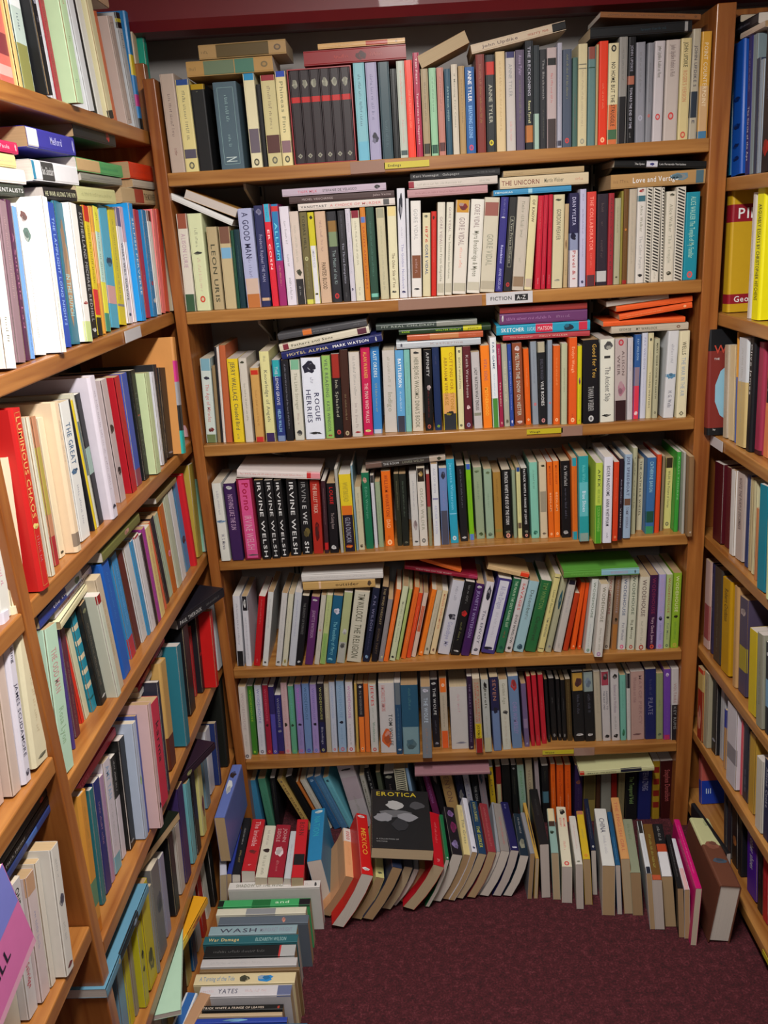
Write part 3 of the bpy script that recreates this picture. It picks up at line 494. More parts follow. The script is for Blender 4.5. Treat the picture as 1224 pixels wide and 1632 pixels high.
1p|2|6234 20140 14754 0 0 0 299 1858 1208|1a8aa0|T .05 .75 adc ALICE WALKER The Temple of My Familiar;E .94 d55|thick teal paperback at the right end, second back shelf
1p|3|2026 20140 17312 0 -900 0 156 1961 1275|27272a|T .03 .32 aaa Kurt Vonnegut;T .36 .55 999 Galapagos;G .75 .95 777|black paperback lying over the middle of the second back shelf
1p|4|4451 20077 11592 0 -10 0 324 1951 1268|dcdccf|V .02 .15 555;T .18 .25 333 I;T .33 .75 666 The Ancient Ship;V .9 .94 222|thick white paperback between black and pale grey ones, third back shelf
1p|14|-5627 16817 18631 0 -76 900 297 2090 1358|d8dce0||thick white paperback between mint green and black ones, top left shelf
1p|5|6249 20196 14650 -1800 -826 1800 82 1563 1016|8a9080|G .2 .5 998|thin grey paperback lying over the right end of the third back shelf
1p|18|-5710 13384 11659 0 27 900 394 2320 1508|dcdcd8|T .15 .45 468 THE GREAT;V .47 .53 468;G .6 .9 99a|thick white paperback between cream and black ones, third left shelf
1p|42|7134 17652 5559 0 -69 -884 429 2312 1503|4a4058|R .5 .75 a09030;V .1 .2 a99|thick dark purple paperback between tan and yellow ones, fifth right shelf
1p|48|5255 16425 1491 -900 -58 -84 255 1857 1481|16161a|R .4 .55 a84020;R .55 1 d0d0d4;G .05 .35 999|black paperback between brown and black ones, curved carpet row
1pc|48|-1074 16868 1590 -900 212 62 258 1959 1650|283048||navy blue paperback between pale yellow and charcoal ones, curved carpet row
1p|16|-5748 12387 14776 0 90 900 232 2267 1474|8a7078|G .1 .6 b99|plum paperback between white and plum ones, second left shelf
1p|2|2382 20140 14756 0 46 0 264 1997 1298|bfb6a8|G .05 .45 887;G .65 .7 aa9;R .85 .96 8f7860|thick pale grey paperback between black and cream ones, second back shelf
1p|4|742 20199 11579 0 0 0 324 1977 1285|e0c520|R .55 .8 d8a060;R .8 1 2a2e35;U .06 .76 b08020 CUTTING FOR STONE;W .12 .7 a07828 ABRAHAM VERGHESE;V .76 .84 222|thick yellow paperback between navy blue and cream ones, third back shelf
1p|21|-5679 15447 11309 900 -900 0 74 1847 1200|888880|T .1 .8 ddd THE LAST OF THE|thin grey paperback lying over the left half of the fourth left shelf
1p|5|6290 20211 13717 0 -900 0 159 1758 1143|bdb2a0|T .1 .26 554 GEORGE;T .32 .6 554 MY WARLOCK;E .87 754|stone paperback lying over the right end of the third back shelf
1p|18|-5571 17343 11663 0 50 900 299 2114 1374|c0cfa0|G .85 .9 897|thick sage green paperback between black and white ones, third left shelf
1p|17|-5713 15791 17486 900 -900 0 313 1889 1228|e8e8ec|R 0 .05 3388aa;R .18 .44 444444;T .19 .43 ddd Ian Sinclair|thick white paperback lying over the left half of the second left shelf
1p|5|3964 20187 14314 0 -900 0 135 1994 1296|a03a38|G .1 .5 c66|red paperback lying over the right half of the third back shelf
1p|0|-916 20140 17708 0 0 0 241 1919 1247|7db5c0|G .12 .65 456;R .8 1 6ab0c8|pale teal paperback between near-black and lavender ones, top back shelf
1p|0|-657 20140 17707 0 0 0 241 1910 1241|9c98b8|G .12 .6 668;V .7 .85 334|lavender paperback between pale teal and navy blue ones, top back shelf
1p|18|-5708 16093 11649 0 0 900 300 2291 1489|b01c28|G .3 .8 923|thick red paperback between pale grey and blue ones, third left shelf
1h|38|7179 18001 11200 0 -36 -884 299 2366 1538|98304a|R .96 1 401018|thick red hardback between black and tan ones, third right shelf
1p|48|4383 16859 1658 -900 -46 -66 206 2300 1650|c8925a|T .08 .9 b86850 THE ENGLISH GIRL|tan paperback between blue and sage green ones, curved carpet row
1p|16|-5631 18096 14767 0 44 900 238 2326 1512|1a90d8|T .12 .78 eff SELFISH PERVERSE|blue paperback between pink and red ones, second left shelf
1p|10|-1294 20112 2635 0 14 0 420 2162 1405|c8c4c4|V .6 .98 d06030;W .03 .4 c77 I AM CHARLOTTE SIMMONS;U .44 .9 555 TOM WOLFE|thick white paperback between pale grey and navy blue ones, sixth back shelf
1p|3|1969 20140 17141 0 -900 0 169 1947 1266|c9c0b8|R 0 .06 922838;G .1 .6 887;G .8 .92 887|white paperback lying over the middle of the second back shelf
1p|0|-1220 20150 17737 0 0 0 212 1828 1250|2c2226|V .08 .2 998;R .28 .34 b22;D .92 998|near-black paperback between near-black and pale teal ones, top back shelf
1p|0|-391 20140 17706 0 0 0 233 1903 1237|2f4750|G .6 .9 587078|navy blue paperback between lavender and black ones, top back shelf
1p|10|670 20152 2646 0 0 0 462 1927 1253|c4c0be|G .12 .42 c89;V .88 .92 889|thick pale grey paperback between stone and dark purple ones, sixth back shelf
1p|48|-5340 17208 2950 -900 0 -5 260 2149 1300|6070b0|V .25 .6 ccc;V .1 .3 322|blue paperback between tan and white ones, curved carpet row
1p|0|6350 20140 17683 0 0 0 208 2046 1330|d3a03c|R .5 .93 c9a578;T .1 .7 edb POINT COUNTERPOINT;R .93 1 457aa0|orange paperback at the right end, top back shelf
1pc|48|406 17396 1474 -900 149 42 272 1830 1484|18141c|V .05 .25 7a5a90;V .3 .6 702050;V .7 .9 8070a0|thick black paperback between dark green and pale yellow ones, curved carpet row
1p|9|1284 20311 7633 0 -781 0 116 1888 1227|8a1a30|T .15 .65 caa WRITTEN ON THE BODY;R .88 1 a02a50|thin red paperback lying over the middle of the fifth back shelf
1p|0|5938 20140 17684 0 0 0 219 1948 1266|d5c590|T .04 .28 443 JOHN UPDIKE;T .31 .62 c86 ROGER'S VERSION;E .95 c54|pale yellow paperback between pale grey and khaki ones, top back shelf
1p|48|5001 16346 1475 -900 -49 -84 228 1967 1466|6a4a20|G .2 .8 aa5;R .92 1 b05030|brown paperback between white and black ones, curved carpet row
1p|0|5035 20140 17689 0 -11 0 192 1932 1256|8a8c96|G .1 .5 777;E .75 aab|grey paperback between black and grey ones, top back shelf
1p|48|2549 17452 1657 -900 -15 -7 225 2168 1650|18181a|G .2 .5 444|black paperback between tan and pale teal ones, curved carpet row
1p|8|-2049 20089 5490 0 105 0 385 2027 1318|c4c0ae|T .03 .42 554 TIM WILLOCKS;T .46 .95 665 THE RELIGION|thick pale grey paperback between sage green and near-black ones, fifth back shelf
1p|0|-3277 20140 17716 0 0 0 244 1866 1213|ddd6b0|R 0 .07 28b;R .58 .84 665c68;E .94 554|cream paperback between slate blue and black ones, top back shelf
1p|5|1758 20206 13957 0 -900 0 120 2132 1386|243a20|T .03 .12 ad3 KANE;T .4 .68 ad3 WALTER MOSLEY;R .7 .9 c8c020;T .75 .87 222 JINCY|thin dark green paperback lying over the middle of the third back shelf
1p|8|1493 20227 5502 0 133 0 348 2163 1406|3f3578|I .03 .95 d0d0dc;T .1 .4 99b Ali the Dragon;G .45 .8 aab;V .9 .96 223|thick indigo paperback between white and dark green ones, fifth back shelf
1p|22|-5588 13357 5573 0 90 900 178 2316 1505|a8b4c8|G .2 .5 9ab;V .45 .55 9b8|pale blue paperback between black and blue ones, fifth left shelf
1p|0|4440 20140 17689 0 0 0 214 1951 1268|d8cfa8|E .05 222;R .6 1 d07040;T .18 .82 222 NO HOME BUT THE STRUGGLE;R .85 .95 446a4a|cream paperback between red and grey ones, top back shelf
1p|20|-5591 13307 8692 0 -37 900 176 2021 1314|c8cdbc|R 0 .08 901820;G .2 .5 aba;G .85 .9 aba|white paperback between black and cream ones, fourth left shelf
1p|2|3269 20140 14750 0 15 0 241 1994 1296|cdc4a0|V .04 .07 443;T .15 .48 665 GORDON WEAVER;V .9 .93 998|cream paperback between red and stone ones, second back shelf
1p|5|1515 20213 13653 0 -900 0 165 1967 1279|b8bec4|T .4 .8 a99 Katherine;V .04 .08 556|pale grey paperback lying over the middle of the third back shelf
1p|18|-5750 15505 11649 0 0 900 300 2340 1521|b8a8a8|V .35 .45 322;V .7 .8 322|thick pale grey paperback between white and red ones, third left shelf
1p|2|3644 20140 14748 0 0 0 209 2005 1303|26244a|T .04 .34 bbd DAN VYLETA;R .42 .6 8890b0;R .6 1 d8d0d4;T .6 .92 a33 Pavel & I;V .4 .5 113|navy blue paperback between stone and lavender ones, second back shelf
1p|14|-5604 20877 18617 0 34 900 180 2261 1470|1a9a80|R 0 .18 105a50|teal paperback at the right end, top left shelf
1p|4|-696 20270 11578 0 12 0 291 1974 1283|c5c0ba|G .08 .45 998;T .5 .75 998 Indigo|thick pale grey paperback between two blue ones, third back shelf
1p|0|5393 20140 17686 0 0 0 209 1932 1256|c4bec2|T .05 .36 665 John Updike Rabbit at Rest;E .75 c44|pale grey paperback between grey and pale grey ones, top back shelf
1p|0|-1873 20150 17737 0 0 0 212 1828 1250|2c2226|V .08 .2 998;R .28 .34 b22;D .92 998|near-black paperback standing eleventh from the left, top back shelf
1p|48|4618 16794 1303 -900 -46 -80 242 1941 1293|8a9078|G .1 .4 675|sage green paperback between tan and white ones, curved carpet row
1p|0|-2090 20150 17737 0 0 0 212 1828 1250|2c2226|V .08 .2 998;R .28 .34 b22;D .92 998|near-black paperback standing tenth from the left, top back shelf
1p|2|4267 20140 14749 0 0 0 240 1948 1266|2d2430|G .1 .2 655;G .3 .35 655;G .5 .7 655;R .84 .96 bbb|near-black paperback between two red ones, second back shelf
1h|38|7060 18654 11213 0 -51 -884 496 2370 1540|c8ccd0|R .4 1 c8b078;G .1 .9 aa9|thick white hardback between orange and black ones, third right shelf
1p|48|3078 17258 1125 -900 -2 -56 249 2278 1120|d8d0b8|V .03 .15 222;U .2 .36 d66 MADAME;W .2 .36 d66 BOVARY;G .6 .75 d77;E .95 c44|cream paperback between pale teal and white ones, curved carpet row
1p|4|4777 20137 11593 0 -10 0 278 1939 1260|b8aaa8|E .05 b34;U .15 .45 655 ALISON;W .2 .45 655 WEIR;R .75 1 30181c;V .5 .72 a78|thick pale grey paperback between white and pale grey ones, third back shelf
1p|0|-1438 20150 17737 0 0 0 212 1828 1250|2c2226|V .08 .2 998;R .28 .34 b22;D .92 998|near-black paperback standing thirteenth from the left, top back shelf
1p|22|-5544 16431 5582 0 90 900 296 2321 1509|2a7080||thick teal paperback between pale blue and black ones, fifth left shelf
1p|16|-5774 16669 14791 0 83 900 464 2253 1465|50a8c8|V .4 .5 246;R .65 .8 d0a0a0|thick blue paperback between two yellow ones, second left shelf
1p|0|3152 20140 17694 0 0 0 205 1948 1266|b8a8a8|R .7 1 433838;G .25 .55 c55;R .1 .17 222|pale grey paperback between black and pale grey ones, top back shelf
1p|2|-1992 20140 14736 0 0 0 239 1990 1294|c9ab90|G .1 .45 977;T .55 .85 432 PAINTED BLOOD|cream paperback between yellow and black ones, second back shelf
1p|0|-2596 20140 17714 0 0 0 225 1868 1214|ddd09a|R 0 .06 24a;T .1 .65 886 Phineas Finn;R .73 .86 866870;E .93 554|pale yellow paperback between pale yellow and near-black ones, top back shelf
1p|2|84 20140 14744 0 20 0 225 2070 1345|dcd9d4|T .08 .4 aaa GORE VIDAL;R .56 .8 7c4a30;G .6 .75 caa;V .9 .93 333|white paperback between white and cream ones, second back shelf
1p|2|-5155 20140 14732 0 14 0 231 2140 1391|d9d3c4|R 0 .15 96503a;T .2 .55 b9a ALISON LURIE;R .82 1 3a5a40|white paperback at the left end, second back shelf
1p|35|7069 18937 19587 -884 -900 0 116 1215 1000|c8b8a8|G .1 .5 665|thin cream paperback lying over the right half of the top right shelf
1p|5|4029 20173 13686 0 -900 0 117 1997 1298|b04048|T .08 .35 dba The Labourer;T .42 .75 dba POLLY WALKER|thin red paperback lying over the right half of the third back shelf
1p|27|-6424 12116 2230 -769 -900 0 120 2324 1300|a8c8b0||thin mint green paperback lying over the left half of the lowest left row
1p|9|-1122 20086 7931 0 -900 0 185 2086 1356|d0ccc8|G .1 .8 aaa|white paperback lying over the left half of the fifth back shelf
1p|4|6187 20097 11595 0 0 0 231 2022 1315|ded6b4|T .12 .27 443 WELLS;T .3 .75 9ab THE WAR IN THE AIR;D .95 665|cream paperback at the right end, third back shelf
1p|0|-1655 20150 17737 0 0 0 212 1828 1250|2c2226|V .08 .2 998;R .28 .34 b22;D .92 998|near-black paperback standing twelfth from the left, top back shelf
1p|0|2070 20140 17698 0 0 0 195 1945 1265|d4bd90|G .1 .8 b96|cream paperback between black and pale grey ones, top back shelf
1p|0|-2308 20150 17737 0 0 0 212 1828 1250|2c2226|V .08 .2 998;R .28 .34 b22;D .92 998|near-black paperback between pale yellow and near-black ones, top back shelf
1p|17|-5688 18092 18262 900 -900 0 278 2235 1453|1c1c20|V .75 .85 b33|thick black paperback lying over the middle of the second left shelf
1h|30|-5841 9359 9344 0 90 900 399 2355 1531|c8b0a4||thick beige hardback at the left end, middle near-left shelf
1p|0|2283 20140 17697 0 0 0 195 1926 1252|c3bdb8|R 0 .06 336;T .12 .45 999 ANNE TYLER;G .7 .9 d99|pale grey paperback between cream and lilac ones, top back shelf
1pc|48|-1512 16873 1310 -900 189 45 220 2159 1342|c8c080|V .9 .95 554|pale yellow paperback between red and navy blue ones, curved carpet row
1p|10|5490 20209 2694 0 -22 0 357 2091 1359|b09088|U .05 .78 977 MARGE PIERCY;W .08 .45 977 Woman on the;V .9 .94 755|thick dusty pink paperback between pale grey and navy blue ones, sixth back shelf
1pc|48|-2256 17012 1230 -900 228 62 255 1788 1275|d8a070|R 0 .28 d8d0c8;T .05 .25 b33 1000;G .4 .8 c96|tan paperback between blue and red ones, curved carpet row
1p|0|3800 20140 17692 0 0 0 190 1979 1286|cfc49c|G .25 .8 a98;R .19 .2 776;R .23 .24 776;E .95 998|cream paperback between two grey-green ones, top back shelf
1p|38|7257 17721 11198 0 -32 -884 255 2303 1497|d08050|R 0 .5 181420;T .05 .4 99a HOUSEMATE|tan paperback at the right end, third right shelf
1p|2|-2787 20140 14734 0 0 0 210 2146 1395|dcd6e2|G .15 .38 777;G .48 .6 777;G .72 .95 777|white paperback between magenta and cream ones, second back shelf
1p|0|4233 20140 17690 0 0 0 186 2003 1302|e03a1e|G .4 .65 f97;E .95 fc9|red paperback between tan and cream ones, top back shelf
1p|4|5900 20146 11596 0 13 0 242 2033 1321|d2d4d8|G .15 .38 889;R .49 .525 5588aa;V .46 .56 58a;T .68 .88 778 H. G. Wells|white paperback between khaki and cream ones, third back shelf
1p|0|1857 20140 17698 0 0 0 195 1897 1233|25282a|R .07 .2 c32c20;T .3 .7 bba ANNE TYLER;E .9 dc3|black paperback between dark red and cream ones, top back shelf
1p|2|-3394 20140 14735 0 10 0 203 2199 1429|2a2f5a|T .28 .75 99b Frederic Raphael THE MAN;R .91 .94 ca8;V .02 .1 779|navy blue paperback between pale blue and red ones, second back shelf
1p|6|-1909 20126 8590 0 0 0 292 2032 1321|d8c028|R .4 .54 d06a20;R .52 1 201828;T .55 .88 99a GLEN DUNCAN;V .9 .96 c52;T .1 .35 a93 WHITBREAD|thick yellow paperback between grey and slate blue ones, fourth back shelf
1p|14|-5752 19997 18632 0 -78 900 297 2196 1427|c8ccd0|R 0 .13 181818;R .05 .08 c8c020;G .17 .3 555;G .4 .6 9ac;G .7 .8 666|thick white paperback between beige and blue ones, top left shelf
1p|5|6216 20231 13866 0 -900 0 121 1871 1216|e8602a|G .1 .3 a30|thin orange paperback lying thirteenth from the left above the third back shelf
1p|4|-43 20238 11579 0 12 0 258 1977 1285|cdc4b4|V .03 .07 333;T .1 .96 776 HERBJORG WASSMO DINA'S BOOK|white paperback between pale teal and black ones, third back shelf
1p|3|3851 20140 17238 0 -900 0 122 1752 1139|b09870|G .03 .25 643|thin tan paperback lying over the right half of the second back shelf
1p|4|-4400 20143 11567 0 16 0 258 2021 1314|e2c52a|T .04 .5 554 JERRY WALLACE;T .53 .85 554 Clouded Bird;G .9 .97 775|yellow paperback between rust and white ones, third back shelf
1p|12|-2157 20300 48 0 -109 0 464 2172 1412|b8b0b4|V .06 .1 222;R .2 .55 b0a0a8;G .5 .9 998|thick pale grey paperback between teal and grey ones, lowest back row
1p|22|-5771 13114 5582 0 90 900 295 2151 1398|141414|V .93 .96 999|thick black paperback between black and pale blue ones, fifth left shelf
1p|4|-1500 20020 11575 0 13 0 249 2015 1310|c9c2ba|G .05 .55 999;G .6 .9 988;V .93 .96 a33|white paperback between brown and magenta ones, third back shelf
1p|0|4642 20140 17689 0 0 0 175 2054 1335|8e8c88|R .55 1 1a1a1e;G .1 .4 666|grey paperback between cream and black ones, top back shelf
1p|0|2483 20140 17696 0 0 0 184 1949 1267|5c5068|T .05 .25 a9b Anne Tyler;G .3 .7 886|lilac paperback between pale grey and black ones, top back shelf
1p|0|2677 20140 17695 0 0 0 170 2106 1369|1c2026|T .05 .5 bbc THE RECKONING;T .54 .75 dda Renza Tyrrell;R .77 .93 b7733a|black paperback between lilac and near-black ones, top back shelf
1p|0|3476 20140 17693 0 0 0 190 1897 1233|4a5568|G .05 .5 996;E .93 c44|navy blue paperback between pale grey and grey-green ones, top back shelf
1p|48|-5035 16903 1507 -900 63 29 203 2113 1500|18181c|G .2 .5 aaa;G .6 .8 a96|black paperback between blue and red ones, curved carpet row
1p|8|329 20298 5494 0 129 0 305 2139 1390|c4c4ce|V .42 .55 333340;G .08 .3 889;T .55 .9 99b Goodbye Mr|thick white paperback between cream and black ones, fifth back shelf
1p|2|-4212 20140 14734 0 11 0 253 1803 1172|bfae86|R 0 .2 765040;R .25 .38 7ac|khaki paperback between stone and dark green ones, second back shelf
1pc|48|-816 17166 1342 -900 171 36 222 1981 1364|505058||charcoal paperback between navy blue and grey ones, curved carpet row
1p|0|6145 20140 17683 0 0 0 167 2108 1370|b4ac98|T .15 .52 445 JOHN UPDIKE S;R .56 .8 2a3440;T .82 .86 445 E|khaki paperback between pale yellow and orange ones, top back shelf
1p|32|-5716 9450 6196 0 90 900 153 1949 1267|cfc8bc||white paperback between two white ones, lower near-left shelf
1p|3|1749 20140 16964 0 -900 0 166 1766 1148|b58a8e|G .1 .7 855|dusty pink paperback lying over the middle of the second back shelf
1p|6|-4750 19969 8561 0 0 0 285 2027 1318|3a2050|V .03 .08 ccc;T .14 .6 b9b NOTHING LIKE THE SUN|thick dark purple paperback between white and dark red ones, fourth back shelf
1p|44|7074 18982 3062 0 -56 -884 305 2052 1334|16161a|G .3 .6 333;V .8 .85 99a|thick black paperback between khaki and pale grey ones, sixth right shelf
1p|2|-216 20140 14742 0 14 0 177 2351 1528|d4d4dc|V .02 .3 223;G .35 .45 aab;T .5 .92 99b The Golden Notebook;V .93 .96 336|white paperback between cream and white ones, second back shelf
1p|0|1649 20140 17699 0 0 0 185 1918 1247|7a2a20|G .1 .3 b86;G .32 .7 a84|dark red paperback between blue and black ones, top back shelf
1p|2|3085 20140 14748 0 15 0 92 2009 1306|b81830|G .05 .3 d66;G .35 .65 d66;G .85 .95 ecc|thin red paperback between red and cream ones, second back shelf
1p|40|6976 16718 8597 0 -60 -884 400 2247 1461|0a7a90||thick teal paperback between tan and cream ones, fourth right shelf
1p|2|4027 20140 14749 0 0 0 203 2007 1305|d04038|T .05 .62 f98 THE COLLABORATOR;G .65 .8 e87;R .88 1 533038|red paperback between lavender and near-black ones, second back shelf
1p|2|5759 20140 14753 0 0 0 212 1901 1236|d5cfbf|V .02 .06 554;T .14 .45 998 Alice Walker;T .48 .8 aa9 The Temple;V .88 .94 332|white paperback standing third from the right, second back shelf
1pc|48|1598 17506 1442 -900 132 5 223 1838 1450|8a8480|G .3 .9 b55|grey paperback between grey and navy blue ones, curved carpet row
1p|4|-3601 20019 11568 0 13 0 228 2162 1405|d8d396|G .05 .12 887;T .2 .78 776 Knowledge of Angels;R .9 1 3a2858|pale yellow paperback between tan and blue ones, third back shelf
1pc|48|1028 17450 1428 -900 164 24 211 2059 1452|1a3a5a|T .03 .42 aa6 KAREN CAMPBELL;T .5 .9 bb4 THE SEEKER|navy blue paperback between white and red ones, curved carpet row
1p|5|5814 21214 14422 1800 856 0 123 1413 1000|9a8a70||thin stone paperback lying over the right end of the third back shelf
1p|2|5973 20140 14753 0 0 0 201 1983 1289|d5d0c4|S 0 1 222|white paperback between white and teal ones, second back shelf
1p|2|-1741 20140 14736 0 0 0 209 1973 1283|2b2b30|R .1 .22 863;R .22 .38 786;T .42 .8 899 The Music of the Ki;E .93 b33|black paperback between cream and black ones, second back shelf
1p|4|-5103 20253 11567 0 25 0 244 2047 1331|c9d5cf|R 0 .14 7aa8b8;T .3 .75 c88 The Age of Miracles;V .2 .25 334;V .8 .88 733;R .9 1 6a7a50|white paperback at the left end, third back shelf
1p|1|6202 20140 20006 0 -849 0 110 2062 1340|8a5a35|T .08 .85 643 JOHN UPDIKE THE POORHOUSE FAIR;E .95 532|thin brown paperback lying over the right end of the top back shelf
1pc|48|1831 17524 1438 -900 98 20 215 1878 1435|1c1c50|G .05 .15 99c;V .92 .96 ccd|navy blue paperback between grey and near-black ones, curved carpet row
1p|2|-4497 20140 14733 0 11 0 238 1820 1183|b3a27c|T .2 .92 443 LEON URIS|stone paperback between sage green and khaki ones, second back shelf
1p|2|-2574 20140 14735 0 0 0 202 2027 1317|cfc0b4|G .15 .55 aa9;R .72 1 29282a;V .6 .7 443;G .8 .9 aaa|cream paperback between white and olive ones, second back shelf
1p|2|-423 20140 14741 0 10 0 200 1989 1293|d8d2b0|R 0 .1 ddc98a;T .5 .88 654 The Other Side of You;V .91 .94 333|cream paperback between khaki and white ones, second back shelf
1pc|48|1269 17476 1455 -900 132 22 211 1872 1465|8a3038|G .1 .9 b77|red paperback between navy blue and grey ones, curved carpet row
1p|6|3915 19897 8652 0 -13 0 233 2179 1416|2a9aa0|R .3 .7 60b8c0;R .9 1 8aa098;T .1 .3 6cc Helen White;T .4 .65 def Blue Shoes|teal paperback between orange and lime green ones, fourth back shelf
1p|48|5799 15841 1656 -900 13 -46 140 2376 1650|c0106a|G .1 .8 e8b|magenta paperback between white and black ones, curved carpet row
1h|42|7079 18644 5561 0 -59 -884 532 2360 1534|b88a10|T .1 .45 432 Robert Crichton|thick yellow hardback between dark brown and tan ones, fifth right shelf
1p|0|1422 20140 17700 0 0 0 199 1693 1101|1f5a9a|T .04 .4 fff ANNE TYLER;T .44 .82 9cf BREATHING LESSONS;E .93 c46|blue paperback between tan and dark red ones, top back shelf
1p|2|5118 20140 14751 0 0 0 191 2018 1312|d6d2cc|V .01 .05 a44;R .08 .14 3a6a78;T .18 .46 998 Alice Walker;T .5 .85 aaa The Color Purple;V .9 .94 222|white paperback between stone and white ones, second back shelf
1p|9|-1336 20085 7714 0 -900 0 231 1855 1206|c09c60|T .45 .78 432 outsider;R .22 .25 dcb898;V .88 .96 543|tan paperback lying over the left half of the fifth back shelf
1p|3|6479 20140 17153 0 -859 0 146 1983 1289|0f1214|T .22 .33 ccc The Spies;R .35 .47 ccccd8;T .49 .78 ccc Luis Fernando Verissimo;V .38 .44 448|black paperback lying over the right end of the second back shelf
1p|5|1576 20206 13816 0 -900 0 145 1767 1149|b85a38|R .3 .68 c08050;G .8 .9 e98|rust paperback lying over the middle of the third back shelf
1p|50|-3270 13019 1285 -900 0 900 131 1920 1280|28409a|V .3 .6 7ac|blue paperback between stone and blue ones, stacked row at lower left
1p|40|7127 18415 8596 0 -56 -884 407 2011 1307|b8a8a0|T .05 .65 655 WHITE THE PURPLE DECEMBER|thick beige paperback between white and navy blue ones, fourth right shelf
1p|17|-5738 20631 17257 900 -900 0 313 2500 1500|c0a880|R .35 .6 a04030;T .62 .95 543 THE MOURNERS|thick cream paperback lying over the right half of the second left shelf
1p|44|7039 17651 3078 0 -63 -884 572 2044 1329|c8c4cc|R .5 .7 88848c|thick white paperback between blue and red ones, sixth right shelf
1p|4|-1244 20132 11575 0 14 0 219 2096 1363|c01f50|T .05 .35 da5 ALAN WARNER;T .4 .86 ebb THE MAN WHO WALKS;V .93 .97 dd8|magenta paperback between white and blue ones, third back shelf
1p|20|-5791 13084 8694 0 -36 900 252 1973 1283|1a1c1c|V .05 .1 775;G .2 .85 876;V .92 .95 ccc|black paperback between teal and white ones, fourth left shelf
1p|16|-5687 14039 14772 0 69 900 235 2264 1472|2a4aa8|T .1 .85 9be THE LAMPLIGHT LONG NIGHTS|blue paperback between white and blue ones, second left shelf
1p|6|5569 20171 8666 0 0 0 215 1960 1274|3a6aa0|R .7 .85 205040;R .9 1 3a9060;T .05 .45 9cd CATHERINE BARON|blue paperback between cream and orange ones, fourth back shelf
1p|17|-5699 18283 17687 900 -900 0 236 2500 1500|50a060|R 0 .47 c8a878;G .5 .9 386|green paperback lying over the middle of the second left shelf
1p|0|4818 20140 17688 0 0 0 157 2043 1328|15161a|T .08 .32 99a JOHN UPDIKE;R .36 .44 a86550;T .47 .86 bbc TOWARD THE END OF TIME;G .9 .95 aaa|black paperback between two grey ones, top back shelf
1p|0|136 20140 17704 0 0 0 167 1905 1238|e8391f|G .3 .7 fa8|red paperback between pale grey and magenta ones, top back shelf
1p|16|-5795 17204 14787 0 83 900 409 2239 1455|d8c828|G .1 .6 775;G .62 .8 449;R .82 .84 888|thick yellow paperback between blue and white ones, second left shelf
1p|4|2407 20217 11587 0 -16 0 224 1967 1279|8a4a30|V .03 .1 dcc;T .12 .88 ccb MELTING THE SNOW ON HESTER;V .93 .98 dcc|rust paperback between blue and orange ones, third back shelf
1p|7|-2489 19981 10651 0 -850 0 182 2032 1321|d8ccc8|R .84 .89 c03030;G .04 .8 c55;R .89 1 d88890|white paperback lying over the left end of the fourth back shelf
1p|2|-644 20140 14739 0 0 0 189 1983 1289|bfb898|R .01 .11 999880;G .2 .55 aa8;G .55 .9 998|khaki paperback between dark green and cream ones, second back shelf
1p|2|-3175 20140 14733 0 0 0 146 2221 1444|d8283a|R 0 .17 3aabcc;T .24 .64 fdd ER COSN;G .03 .13 246|red paperback between navy blue and magenta ones, second back shelf
1p|0|-36 20140 17705 0 0 0 168 1901 1236|b5bdb0|G .1 .45 e76;G .6 .85 d99;R .92 .97 455|pale grey paperback between black and red ones, top back shelf
1p|2|-2997 20140 14734 0 0 0 172 2208 1435|9a2a6a|R 0 .55 2a7ab0;T .18 .55 7de ALLIUM;G .6 .8 da7;R .02 .07 c33|magenta paperback between red and white ones, second back shelf
1p|20|-5632 13539 8695 0 -39 900 268 2252 1464|c0b098|G .2 .7 a96|thick cream paperback between white and blue ones, fourth left shelf
1p|2|-1211 20140 14738 0 0 0 189 1955 1271|d5d1ba|R 0 .08 801c30;G .12 .6 776;G .85 .95 998|white paperback between white and orange ones, second back shelf
1p|8|2605 20233 5493 0 123 0 273 2053 1334|2a6a3c|T .03 .4 795 TIM WINTON;T .5 .85 343 Cloudstreet|thick dark green paperback between pale teal and pale yellow ones, fifth back shelf
1pc|48|2063 17492 1302 -900 93 -7 223 1588 1296|1a2a38|G .1 .5 aaa;V .6 .9 887|near-black paperback between navy blue and grey ones, curved carpet row
1h|20|-5680 14057 8700 0 -39 900 413 2358 1533|1f5ab0|G .1 .5 48c|thick blue hardback between cream and blue ones, fourth left shelf
1p|17|-5712 21283 17758 900 -900 0 331 2460 1500|d83a18|G .1 .9 c43|thick red paperback lying over the right end of the second left shelf
1p|6|4426 19711 8654 0 0 0 211 2175 1414|dcdce8|T .1 .45 334 BOXER HANDSOME;T .48 .8 334 ANNA WHITWHAM;G .88 .95 445|white paperback between lime green and red ones, fourth back shelf
1p|10|5829 20206 2695 0 -21 0 286 2148 1396|1c2458|G .15 .38 557;T .4 .65 779 PILATE|thick navy blue paperback between dusty pink and sage green ones, sixth back shelf
1p|18|-5790 12562 11657 0 37 900 225 2232 1451|e0d0b0|V .95 .98 332|cream paperback between beige and cream ones, third left shelf
1p|10|3930 20254 2680 0 -25 0 289 2151 1398|181a1c|R .02 .27 b89040;V .06 .24 533;G .33 .6 667;V .88 .93 ccc|thick black paperback between dark brown and black ones, sixth back shelf
1p|6|-3280 20055 8579 0 15 0 251 1991 1294|1a1a1c|T .02 .99 ddd IRVINE WELSH|black paperback standing seventh from the left, fourth back shelf
1p|16|-5674 15241 14775 0 69 900 283 2237 1454|1c1e20|T .05 .88 aaa SUTHERLAND MICHAEL REDHILL;V .92 .96 ccc|thick black paperback between white and yellow ones, second left shelf
1p|16|-5754 12610 14770 0 85 900 160 2282 1483|4a2040|T .2 .8 a68 A Suitable Lad|plum paperback between plum and blue ones, second left shelf
